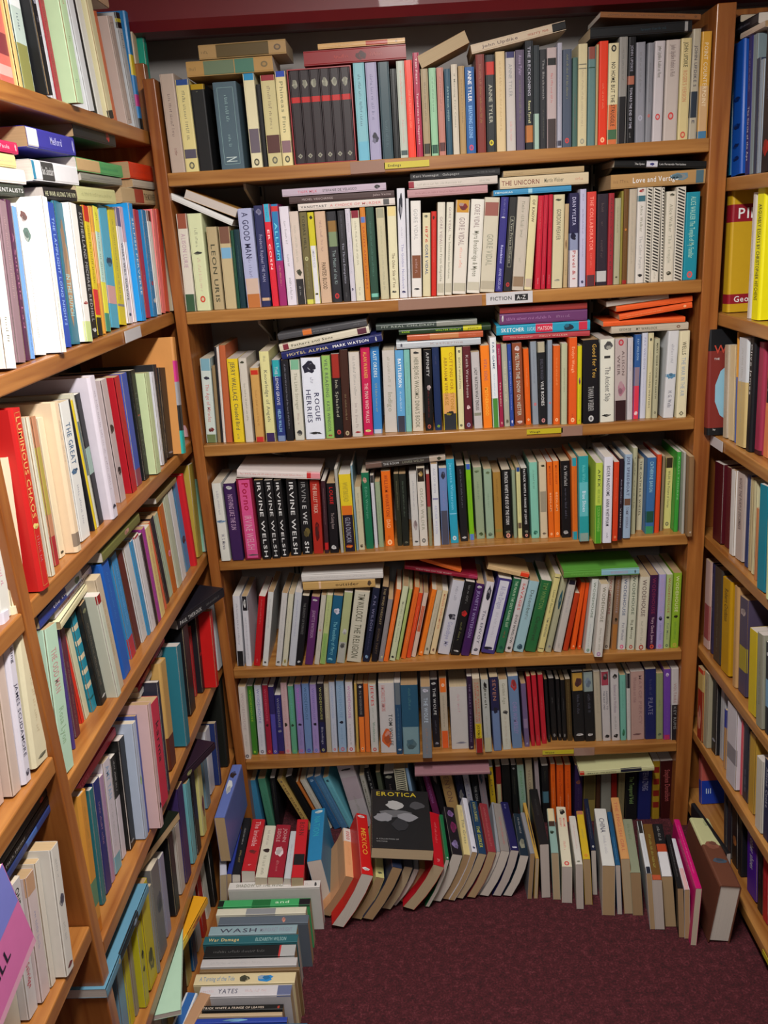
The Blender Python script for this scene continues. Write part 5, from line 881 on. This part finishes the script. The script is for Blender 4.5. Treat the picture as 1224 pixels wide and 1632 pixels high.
0p|6|3320 20281 8645 0 -13 0 143 1989 1293|e8701c|T .05 .3 a42 MEG ROSOFF;T .4 .65 fb8 BEDLAM;E .95 fc9|
0p|2|-3932 20140 14733 0 11 0 130 1728 1123|12333d|G .2 .6 577|
0p|0|3642 20140 17692 0 0 0 106 1732 1126|4a6a62|G .4 .8 944|
0p|10|-991 20021 2634 0 13 0 166 2207 1435|2a4a6a|R 0 .3 667078;G .35 .8 79a;V .92 .95 ccc|
0h|38|6698 19865 11204 0 -58 -884 270 2426 1577|14161a|A;R .2 .93 7a2a24;M .3 .9 8ab8cc;K .12 .25 b43 WI;K .26 .29 ddd THE;K .93 .96 ccc|
0p|10|4449 20223 2683 0 -29 0 168 2140 1391|b4aa94|G .1 .6 998|
0p|10|6068 20187 2695 0 -22 0 176 2020 1313|8a9468|G .4 .5 565;V .9 .95 565|
0p|44|7154 16668 3064 0 -63 -884 304 1917 1246|b8923a||
0p|6|6224 20194 8673 0 0 0 102 2051 1333|3a9a38|T .05 .6 9c9 ADAM THORPE|
0p|17|-5708 18181 17491 900 -900 0 138 2239 1455|8a8a80|G .2 .7 667|
0p|2|472 20140 14744 0 25 0 116 1825 1186|c52a20|G .2 .6 e77;V .04 .1 411|
0p|42|7064 19981 5546 0 -42 -884 350 2338 1520|c8a8a0|R .5 .9 a05050|
0p|10|-4101 20273 2609 0 21 0 170 2230 1449|c8a8ac|T .05 .52 b998 WODEHOUSE;V .55 .62 221;G .66 .9 d88;E .96 d67|
0p|10|-3720 20261 2612 0 21 0 174 2166 1408|8a80b8|T .05 .52 b6c WODEHOUSE;V .55 .6 113;G .65 .9 668;E .96 b68|
0p|6|3724 20062 8649 0 -13 0 130 2106 1369|d86a20|R 0 .1 2a98a8;R .9 1 2a98a8;G .15 .8 b54|
0p|22|-5856 12834 5578 0 90 900 248 1974 1283|282828|R .4 1 c8c0c8;G .05 .35 ccc|
0p|16|-5704 18649 14771 0 53 900 293 2214 1439|b01c38|G .6 .65 e99|
0p|6|4638 19807 8657 0 0 0 132 2012 1308|d04020|G .2 .5 e86;E .95 e96|
0p|10|-5033 20301 2601 0 22 0 147 2164 1407|3a7a28|T .05 .52 9b3 WODEHOUSE;E .96 9c3|
0p|10|-3307 20256 2616 0 21 0 174 2147 1395|9a88c0|T .05 .52 76a WODEHOUSE;V .55 .6 112;G .65 .9 76a;E .96 57b|
0p|10|-2794 20250 2620 0 22 0 155 2198 1428|b8c0d0|T .05 .52 9ac WODEHOUSE;G .6 .9 99a;E .96 c44|
0p|20|-5624 20400 8700 0 70 900 223 2319 1507|90c8b0|R .8 1 c0d0d0|
0p|8|-1029 20091 5474 0 127 0 148 2159 1403|c5cca8|T .2 .75 998 Murder at the Crucible;V .93 .97 333|
0p|18|-5711 13874 11651 0 -16 900 98 2281 1483|d8c020||
0p|6|2555 20351 8637 0 -15 0 153 1839 1195|141414|T .01 .8 ddd PATRICK WHITE A FRINGE OF LEAVES;V .88 .93 776;E .96 d98|
0p|8|3068 20190 5480 0 116 0 147 2115 1375|a8a88a|V .1 .45 2a5560;V .9 .95 888|
0p|10|-3112 20254 2618 0 22 0 169 2162 1405|22202a|T .05 .52 aa6 WODEHOUSE;R .55 1 1c2048;T .62 .88 99a Blandings;E .96 aa7|
0p|8|-4060 20077 5465 0 104 0 151 2120 1378|c8c6c4|G .1 .8 aaa;V .93 .97 444|
0p|4|5595 20194 11593 0 0 0 124 1871 1216|b0ae90|T .05 .75 443 MARY WEBB GONE TO EARTH;E .93 554|
0p|12|6093 20300 6 0 -14 0 198 1915 1245|a08020|R .1 .2 802018;R .3 .4 802018;R .5 .6 802018;R .7 .8 802018|
0p|10|-2014 20205 2626 0 18 0 168 2131 1385|28242a|R .48 1 e87a30;V .02 .07 ccc;T .1 .45 888 PG WODEHOUSE;E .95 fb8|
0p|14|-5747 20658 18614 0 14 900 248 2009 1306|c8b090||
0p|24|-5665 16022 2727 0 90 900 296 1959 1273|6aa8b0||
0p|20|-5754 18224 8695 0 -30 900 330 2239 1455|b8c0a8||
0p|6|3172 20278 8643 0 -15 0 135 1980 1287|e0681c|T .05 .3 a42 MEG ROSOFF;T .4 .65 fb8 BEDLAM;E .95 fc9|
0p|6|5385 20465 8664 0 0 0 143 1868 1214|c8c0a0|T .03 .8 332 THE OATH ELIE WIESEL|
0p|17|-5842 13757 17181 900 -900 0 167 1460 1000|3a4038|T .05 .98 ddd SENTIMENTALISTS|
0p|8|-4418 20108 5464 0 101 0 147 2156 1401|d0d2d0|G .1 .5 889;V .93 .97 444|
0p|20|-5720 15939 8695 0 -40 900 259 2143 1393|d0ccd0|R 0 .02 a33;G .85 .9 a88|
0p|8|4773 20195 5471 0 23 0 144 2062 1340|8a6a50|T .04 .5 a99 WODEHOUSE;V .55 .62 221;R .65 1 a87038|
0p|12|1962 20300 7 0 -17 0 223 1967 1278|161616||
0p|8|-4857 20146 5454 0 29 0 154 2029 1319|d0d0d8|R 0 .2 222228;V .03 .17 ccc;G .3 .9 889|
0p|4|2616 20238 11586 0 -16 0 126 1823 1185|e06018|G .25 .5 ea7;E .93 ec9|
0p|16|-5604 19847 14779 0 90 900 277 2236 1453|c84830||
0p|2|5615 20140 14753 0 -10 0 62 1994 1296|d5d0c4|S 0 1 222|
0p|48|2257 17425 1412 -900 35 19 113 1557 1406|88888c||
0p|8|-2878 20076 5467 0 103 0 150 2000 1300|b0bc80|R .55 1 8aae60;G .1 .45 776;G .6 .9 685|
0p|22|-5751 17764 5595 0 90 900 456 2141 1392|16161a||
0p|2|3455 20140 14748 0 11 0 92 1793 1165|b8a078|V .4 .55 864;G .75 .85 665|
0p|12|3925 20300 4 0 0 0 217 1873 1217|302048|V .25 .35 743;G .4 .8 546|
0h|42|7078 18010 5546 0 -63 -884 228 2460 1599|b89060||
0p|8|3728 20277 5474 0 77 0 119 1920 1248|e85a1a|G .1 .7 b42;E .95 fc9|
0p|14|-5784 18644 18628 0 -90 900 207 1951 1268|c86a40||
0p|6|-1615 20195 8593 0 0 0 154 1672 1087|bfb89a|G .1 .5 665;V .9 .97 543|
0p|17|-5698 21376 17503 900 -900 0 161 2500 1500|b8b0a0||
0p|6|5173 20200 8662 0 0 0 109 2219 1442|b0b090|T .1 .7 776 Lady Oracle|
0pc|48|152 17230 1470 -900 130 33 101 1701 1492|1a6a40|V .94 .98 ccc|
0p|8|-3889 20062 5465 0 104 0 138 2090 1358|c9c6b0|G .2 .6 aa9;V .9 .97 a95|
0p|20|-5925 12613 8690 0 -22 900 186 1665 1082|c8c8a8||
0p|10|5108 20212 2687 0 -24 0 154 2010 1307|70b0a0|G .1 .5 598;V .82 .95 375|
0p|6|1189 20439 8623 0 -14 0 125 2008 1305|78b81c|R 0 .07 3a5ab8;R .92 1 5a7ac8;G .2 .6 593|
0p|10|-4619 20288 2604 0 22 0 152 2173 1413|9a2038|T .05 .52 c56 WODEHOUSE;V .55 .6 411;E .96 d73|
0p|4|3113 20156 11586 0 0 0 105 1994 1296|8a96a4|G .1 .5 667;E .74 d55|
0h|14|-5770 20414 18611 0 0 900 230 2361 1534|2a80c0|R .35 .52 d8c020;R .68 .78 c03080;R .88 1 181818|
0h|42|7098 19669 5542 0 -51 -884 192 2358 1532|2a2848|T .1 .6 778 Winter Capital of Music|
0p|20|-5808 15176 8698 0 -48 900 284 2066 1343|5a2420||
0p|12|779 20300 17 0 -70 0 209 1930 1255|20243a|G .05 .3 556;V .35 .6 888|
0p|44|6913 19595 3065 0 -56 -884 363 1987 1292|b8a060|R 0 .06 b83020;R .3 1 902018;V .5 .9 c87|
0p|10|-4283 20278 2608 0 21 0 175 1861 1210|2a2868|T .05 .55 889 WODEHOUSE;R .95 1 702030;V .58 .64 889|
0p|10|-3916 20267 2610 0 21 0 151 2123 1380|5aa080|T .05 .52 6aa WODEHOUSE;V .55 .6 121;E .96 7b6|
0p|10|-4457 20283 2606 0 22 0 152 2117 1376|302860|R .4 1 5048a0;E .96 aac|
0p|8|3892 20268 5471 0 61 0 88 1912 1243|e05018|G .1 .7 b42;E .95 fc9|
0p|8|39 20356 5475 0 129 0 144 1860 1209|d8c49a|T .05 .6 c75 MURDER UNPROMPTED;V .9 .97 865|
0p|10|973 20094 2649 0 0 0 134 2257 1467|30203a|T .1 .9 768 THE HEART OF BARBARIANS;V .95 .98 999|
0p|6|5759 20208 8668 0 0 0 113 2016 1311|d84a24|G .1 .45 f96|
0p|22|-5851 12214 5573 0 90 900 177 2005 1303|a080a0||
0p|12|2630 20300 8 0 -26 0 185 2100 1365|a89c80|T .15 .5 876 YELLOW|
0p|8|-1202 20066 5470 0 127 0 122 2093 1361|e8702a|G .3 .7 fb8|
0p|34|7069 18940 16869 0 -55 -884 149 2157 1402|303a50||
0p|6|-646 20327 8603 0 0 0 125 1904 1237|2a2c20|G .1 .5 997|
0p|38|7028 19528 11202 0 -59 -884 230 2108 1370|b8a890|G .1 .8 988|
0p|44|7177 18714 3058 0 -56 -884 223 1908 1240|b0b0b4|G .4 .7 889|
0p|8|-738 20173 5472 0 130 0 127 2080 1352|e06a28|G .1 .5 a42;G .55 .8 fb8|
0p|0|-3089 20140 17715 0 0 0 95 1644 1080|16181b||
0p|22|-5837 11701 5571 0 90 900 150 2106 1369|2a6a70|G .1 .6 59a|
0p|34|7074 18781 16868 0 -47 -884 147 2103 1367|8a98a8||
0p|24|-5647 16965 2727 0 90 900 296 1760 1144|c8c078|V .4 .8 722|
0p|8|-133 20344 5475 0 135 0 140 1885 1225|c0b8a0|G .2 .7 987;V .88 .95 776|
0p|18|-5712 13974 11651 0 -16 900 92 2375 1544|c8c8b8|R .2 .6 506060|
0p|44|6957 19284 3057 0 -49 -884 247 2053 1334|a09880|G .1 .3 554|
0p|6|-2108 20077 8588 0 0 0 71 2200 1430|a8a8a0|G .15 .6 b66;G .6 .9 776|
0p|24|-5812 11791 2721 0 90 900 224 1515 1080|b8b020||
0p|22|-5597 13506 5568 0 90 900 108 2368 1539|3a4a90||
0p|40|7078 18766 8587 0 -49 -884 241 2002 1301|d8d4d0||
0p|12|-1841 20300 14 0 -86 0 135 1807 1174|a8a49c|T .1 .8 776 RUMOURS OF|
0p|4|1968 20172 11583 0 -13 0 96 1977 1285|9a2448|T .05 .25 cab Alan Warner;T .45 .75 dcb The Ladies;V .93 .97 d99|
0p|10|2971 20210 2670 0 -31 0 133 2139 1391|b82030|G .3 .5 d77;G .85 .95 d88|
0p|8|-3033 20072 5465 0 103 0 129 2010 1307|c0bcae|G .2 .8 998;E .5 b55|
0p|12|-3519 20300 37 0 -197 0 196 1929 1254|161616||
0p|10|-2945 20252 2618 0 22 0 137 2154 1400|b0a894|T .05 .5 cca WODEHOUSE|
0p|16|-5626 19576 14777 0 90 900 249 2233 1452|e87878||
0p|12|-4819 20300 12 0 -41 0 214 1798 1169|4a8a70|G .3 .8 375|
0p|20|-5703 20076 8707 0 58 900 413 2347 1526|b09840|G .2 .8 875|
0p|12|-2714 20300 37 0 -200 0 195 1896 1233|4a78a0|G .1 .9 7ac|
0p|12|2421 20300 9 0 -34 0 185 1951 1268|8aa898|T .1 .6 696 RICHARD YATES|
0p|16|-5719 15881 14768 0 83 900 143 2250 1462|e0a040|R .2 .6 e8a878|
0p|6|4776 19870 8658 0 0 0 100 2066 1343|281c28|T .25 .55 99a Ann Brashares;T .6 .85 bbb VISION|
0p|12|-2930 20300 38 0 -201 0 200 1878 1221|2a5a88|V .03 .1 8ac;G .2 .9 58b|
0p|12|3440 20300 6 0 -11 0 185 1902 1236|e05a18|T .1 .5 b42 George Orwell;G .55 .75 fb8|
0p|12|3047 20300 7 0 -19 0 185 1894 1231|1a1a1c|R .45 .65 4a7080;G .1 .3 554|
0p|10|3271 20349 2672 0 -31 0 143 1933 1257|161618|G .3 .4 777;V .88 .95 888|
0p|8|-280 20303 5474 0 135 0 127 1939 1260|e87a24|G .1 .5 a50;E .95 fc9|
0p|12|1374 20300 13 0 -55 0 186 1897 1233|8a8088|V .02 .3 345;G .35 .7 b88|
0p|20|-5784 17919 8693 0 -30 900 269 2118 1377|b86020|V .5 .6 e8a|
0p|10|2799 20134 2668 0 -33 0 124 2175 1413|b82030|G .3 .5 d77;G .85 .95 d88|
0p|12|1169 20300 12 0 -54 0 176 2013 1308|1e2026|T .35 .6 aaa THE SON|
0p|20|-5760 18624 8696 0 -30 900 360 2227 1448|d8d8d8||
0p|12|-6 20300 21 0 -105 0 184 1932 1256|6a2450|T .1 .6 a6a MARGUERITE YOURCENAR|
0p|12|-5150 20300 9 0 -27 0 210 1753 1140|3a80a8|G .1 .8 58b|
0p|6|-1124 20311 8598 0 0 0 126 1734 1127|8fa080|G .3 .6 676|
0p|4|3781 20019 11588 0 0 0 97 1841 1197|cdc21c|V .38 .5 70306a;G .55 .8 895;E .95 a63|
0p|48|2375 17434 1248 -900 20 11 90 2157 1242|c09848|V .1 .9 543|
0p|20|-5706 16587 8695 0 -35 900 285 2072 1347|d8c080|G .1 .8 b66|
0p|10|2489 20105 2665 0 -28 0 133 1955 1271|6a5a80|V .93 .97 aac;R .55 .7 8a7898|
0p|4|2221 20198 11584 0 -15 0 90 1959 1273|2f4a9a|T .2 .8 9ae ALEC WAUGH Hot Countries;V .92 .97 ddf|
0p|14|-5668 15220 18615 0 -31 900 128 1831 1190|c8c8d0||
0p|12|5115 20300 4 0 0 0 184 1715 1115|7a7050|G .1 .7 554|
0p|20|-5802 19193 8696 0 -30 900 376 2276 1479|3a88b8|V .6 .7 233|
0p|24|-5640 16341 2729 0 90 900 322 1945 1264|141414||
0p|8|-1335 20072 5470 0 117 0 127 1812 1178|8a8486|G .2 .7 aaa;V .9 .96 cc9|
0p|10|3681 20293 2675 0 -25 0 134 1917 1246|4a3a20|G .05 .9 985|
0p|10|-1863 20192 2627 0 18 0 122 2129 1384|d87030||
0p|40|7149 18028 8584 0 -49 -884 181 2100 1365|2a3a68||
0p|16|-5523 20068 14770 0 90 900 153 2218 1442|989078||
0p|20|-5748 15731 8692 0 -48 900 145 2114 1374|3a88b8|G .1 .8 7bd|
0p|6|-2501 20089 8586 0 18 0 104 1906 1239|3a2028|G .1 .6 a88;R .85 .95 b22|
0p|48|6847 16935 1656 -900 -26 78 108 1900 1650|18181c||
0p|24|-5700 13881 2726 0 90 900 291 1751 1138|8a88a0||
0p|15|-5744 19157 20903 900 -900 0 274 1479 1000|c8a888||
0p|12|-2511 20300 33 0 -195 0 174 1851 1203|6ab0c0|V .04 .1 245;G .2 .8 48a|
0p|12|989 20300 14 0 -69 0 162 1974 1283|b0b0bc|T .2 .6 88a KEYES|
0p|6|2402 20378 8635 0 -12 0 103 1862 1211|cfcc90|R 0 .06 24488a;G .1 .7 887;R .78 .86 654|
0p|12|3660 20300 6 0 -13 0 162 1893 1230|e05a18|T .1 .4 b42 Orwell;G .5 .8 fb8|
0p|12|194 20300 18 0 -97 0 161 1972 1282|1c1a1e|V .05 .3 766|
0p|8|-601 20212 5471 0 127 0 114 1895 1232|d84a24|G .2 .6 fa8|
0p|17|-5850 13827 17784 900 -900 0 174 1126 1000|c82858|T .45 .75 fbc Paula;V .9 .96 fcc|
0p|8|3524 20227 5477 0 103 0 126 1662 1081|b83a18||
0p|8|-471 20249 5471 0 130 0 115 1877 1220|d0b8a8|R .2 .6 c06040;G .2 .5 fdc|
0p|2|-84 20140 14741 0 16 0 64 2134 1387|cccdd4|G .2 .5 778;G .7 .95 556|
0p|24|-5842 11521 2727 0 90 900 301 1448 1080|6a90a8||
0p|16|-5645 19337 14769 0 59 900 211 2199 1429|d8d4d0|R 0 .1 633|
0p|12|4935 20300 6 0 -13 0 158 1723 1120|8a2018||
0p|6|6348 20024 8675 0 -11 0 60 2070 1346|a8a8a0||
0pc|48|1433 17538 1404 -900 143 -12 90 1908 1432|8a9098||
0p|10|2655 20131 2666 0 -33 0 102 2154 1400|b82030|G .3 .5 d77;G .85 .95 d88|
0p|12|1589 20300 9 0 -35 0 149 1906 1239|b89a20|T .2 .5 443 AURORA;V .05 .15 554|
0p|48|-5478 12919 1300 -900 0 -67 260 782 1300|c8ccd4|I 0 1 3060a0|
0p|17|-5856 13681 17592 900 -900 0 192 1050 1000|e8d090|G .5 .9 dba|
0p|44|7150 17295 3054 0 -63 -884 126 1878 1221|d04858||
0p|12|-3712 20300 33 0 -226 0 154 1889 1228|b89a58|T .1 .8 643 THE DIARIES;V .03 .08 765|
0p|18|-5659 18204 11661 0 62 900 211 2147 1396|222226|G .1 .9 886|
0p|12|-216 20300 16 0 -99 0 139 2045 1330|1a1a1c|G .1 .6 776|
0p|40|7145 17807 8583 0 -56 -884 147 2100 1365|b8a880|G .2 .6 776|
0p|12|2189 20300 6 0 -19 0 139 1956 1271|1c1e1e|V .04 .08 999;G .2 .5 665|
0p|12|-1631 20300 15 0 -93 0 140 2047 1330|1c1c1e|T .05 .6 888 THE RETURN|
0p|24|-5789 11994 2717 0 90 900 169 1621 1080|8a8478||
0p|4|-4909 20222 11564 0 25 0 81 1859 1208|8f7a58||
0p|12|-3164 20300 31 0 -203 0 156 1802 1171|c0bcb0|G .2 .8 998|
0p|10|3540 20315 2673 0 -23 0 111 1888 1227|161618|G .3 .5 777;V .88 .95 888|
0p|12|-624 20300 9 0 -63 0 84 1987 1291|88a8c8|G .1 .6 68a|
0p|12|1748 20300 6 0 -16 0 140 1920 1248|7a2424|R .3 1 b0a880|
0p|0|4107 20140 17690 0 0 0 53 1947 1265|b09a70||
0p|22|-5504 20379 5582 0 90 900 296 1712 1113|506a88|V .9 .95 ccc|
0p|22|-5541 19878 5594 0 90 900 449 1863 1211|b0c0c8||
0p|22|-5784 16654 5570 0 90 900 137 2131 1385|6a88b0||
0p|10|5255 20211 2687 0 -22 0 97 2048 1331|c4c4c0|R 0 .22 222228;G .25 .7 889|
0p|2|-4041 20140 14732 0 11 0 73 1717 1116|1c4a38|G .2 .6 8a6|
0p|26|-5787 17386 215 0 43 900 299 1700 1105|181614||
0p|6|-1249 20281 8597 0 0 0 84 1917 1246|c8c8d0|R 0 .1 333;G .2 .9 99a|
0p|6|131 20202 8611 0 0 0 83 1888 1227|8a3030|R .45 1 8a8a6a|
0p|24|-5677 18892 2717 0 90 900 178 1700 1105|1c2c60||
0p|48|-5288 12934 1300 -900 0 -150 260 762 1300|b08868||
0p|12|3251 20300 6 0 -14 0 129 1936 1258|e06018|T .1 .3 b42 C P SNOW;G .4 .7 fb8|
0p|4|-4773 20201 11564 0 26 0 61 2309 1501|d8d0c8|G .05 .4 c44;G .45 .9 444|
0p|40|7135 17616 8583 0 -56 -884 133 2094 1361|c8c098||
0p|8|-890 20131 5467 0 128 0 85 2061 1340|a8b870||
0p|24|-5708 15081 2728 0 90 900 315 1587 1080|b8b0a8||
0p|12|-4637 20300 4 0 0 0 138 1807 1175|1c1c20|G .05 .6 665|
0p|20|-5709 16338 8692 0 -35 900 189 2141 1392|a03890|G .1 .8 d8c|
0p|50|-2849 12838 1285 -900 0 900 182 2250 1280|2a5a78|T .05 .5 dde The Promise;G .6 .8 9ab|
0p|6|2286 20399 8634 0 -12 0 83 1797 1168|8a9a80||
0p|10|3416 20334 2672 0 -25 0 98 1910 1242|161618|G .3 .5 777;V .88 .95 888|
0p|12|-1484 20300 10 0 -52 0 131 1880 1222|4a5040||
0p|20|-5807 17658 8700 0 -65 900 239 2038 1325|a8b8a0||
0p|6|5903 20320 8669 0 0 0 73 1933 1257|8a7a60||
0p|12|2850 20300 7 0 -29 0 116 2064 1341|a09498|G .1 .6 766|
0p|13|1433 19800 2092 0 -900 0 86 2040 1326|9a7078|G .1 .9 b99|
0p|46|7267 17591 729 0 -90 -884 321 1700 1105|20181a|V .5 .7 a63|
0p|46|7309 16081 725 0 -90 -884 267 1700 1105|18141a|G .3 .6 655|
0p|24|-5638 12935 2713 0 90 900 116 1854 1205|80807c||
0p|20|-5942 12457 8688 0 -22 900 116 1627 1080|d03020||
0p|20|-5779 17289 8698 0 -65 900 205 2095 1362|20202a||
0p|46|7317 15785 724 0 -90 -884 260 1700 1105|b01c28|G .3 .7 d66|
0p|22|-5535 14785 5570 0 90 900 139 2354 1530|2a2a38||
0p|20|-5787 11668 8691 0 73 900 71 2064 1342|483878|G .1 .9 a98|
0p|12|4474 20300 4 0 0 0 115 1741 1131|4a3020||
0p|4|-4834 20211 11563 0 26 0 50 2318 1507|222226||
0p|18|-5710 13789 11650 0 -15 900 60 2319 1508|1c1c20||
0p|40|7077 17289 8582 0 -56 -884 130 1589 1080|b87850||
0p|10|3114 20276 2669 0 -31 0 76 1959 1274|161618|G .88 .95 999|
0p|20|-5712 16153 8691 0 -35 900 148 2073 1347|2a1820||
0p|12|-3301 20300 16 0 -216 0 67 1766 1148|b86a30|G .1 .8 733|
0p|10|-2155 20215 2624 0 22 0 68 2131 1385|c0a050||
0p|20|-5630 20736 8703 0 81 900 230 2260 1469|2a5a58||
0p|18|-5666 18022 11657 0 62 900 140 2024 1316|d0d0d8||
0p|38|7096 19064 11193 0 -58 -884 60 2453 1595|c88a30|R .4 1 4a5a90|
0p|2|4699 20140 14750 0 0 0 50 1976 1284|8a8038||
0p|24|-5818 18575 2738 0 90 900 445 1700 1105|c8c8d0||
0p|46|7258 17912 723 0 -90 -884 246 1700 1105|1c2030||
0p|40|6944 16298 8584 0 -74 -884 119 1700 1105|c8c890||
0p|46|7276 17271 718 0 -82 -884 200 1700 1105|1a1a20||
0p|24|-5785 17990 2730 0 90 900 333 1303 1080|7090a0||
0p|26|-5887 12771 234 0 90 900 390 2147 1395|b8b0a0||
0p|6|-1724 20169 8592 0 0 0 50 2231 1450|7a9aa8||
0p|20|-5741 16950 8694 0 -65 900 133 2094 1361|d06040||
0p|44|7121 18332 3053 0 -57 -884 135 1571 1080|2a3a98|R .3 1 c09050|
0p|22|-5726 19149 5570 0 90 900 139 1906 1239|d8d0d0||
0p|26|-5887 13153 227 0 90 900 292 1899 1235|8a9aa0||
0p|26|-5837 16403 215 0 43 900 299 1700 1105|b02820||
0p|26|-5887 13521 232 0 90 900 356 1700 1105|c0b070||
0p|22|-5858 18541 5570 0 90 900 137 1786 1161|a02028||
0p|46|7249 18217 715 0 -89 -884 144 1700 1105|303038||
0p|26|-5837 15392 227 0 90 900 296 1700 1105|1f5a88||
0p|26|-5887 17011 207 0 12 900 336 1700 1105|d8d4c8||
0p|26|-5887 13873 226 0 90 900 287 1700 1105|505868||
0p|26|-5887 15997 218 0 43 900 373 1700 1105|a0b0b8||
0p|26|-5887 14577 233 0 90 900 367 1700 1105|1c1c20||
0p|46|7199 20038 718 0 -90 -884 185 1700 1105|b85a50|A;R 0 .12 d8c8a0;R .6 1 1838a0;K .7 .85 cde lil|
0p|26|-5887 15002 234 0 90 900 382 1700 1105|b8a860||
0p|26|-5887 14197 227 0 90 900 297 1700 1105|a89888||'''
for line in BOOKS.split('\n'):
    place_book(*line.split('|'))
B = BIG['all']
x0, x1, y, z0, z1 = K['SLIP']; q = .0022; cx = (x0+x1)/2
sl = tag(empty('slipcase', (cx, y, z0)), 'open red slipcase holding six matching black books on the top back shelf', 'slipcase')
boxes('case', [(x0-cx, x0-cx+q, 0, .131, 0, z1-z0), (x1-cx-q, x1-cx, 0, .131, 0, z1-z0), (x0-cx+q, x1-cx-q, 0, .131, 0, q), (x0-cx+q, x1-cx-q, 0, .131, z1-z0-q, z1-z0), (x0-cx+q, x1-cx-q, .1285, .131, q, z1-z0-q)], plain('red_slipcase_board', '9a1420', .4, .2), sl)
o = mesh_obj('small_books', B.v, B.f, [M_COVER, M_PAGES, M_PRINT], None, B.c, bigmi)
tag(o, 'the many smaller books filling the rows of the shelves', 'books', None, 'stuff')
#@EXTRA@
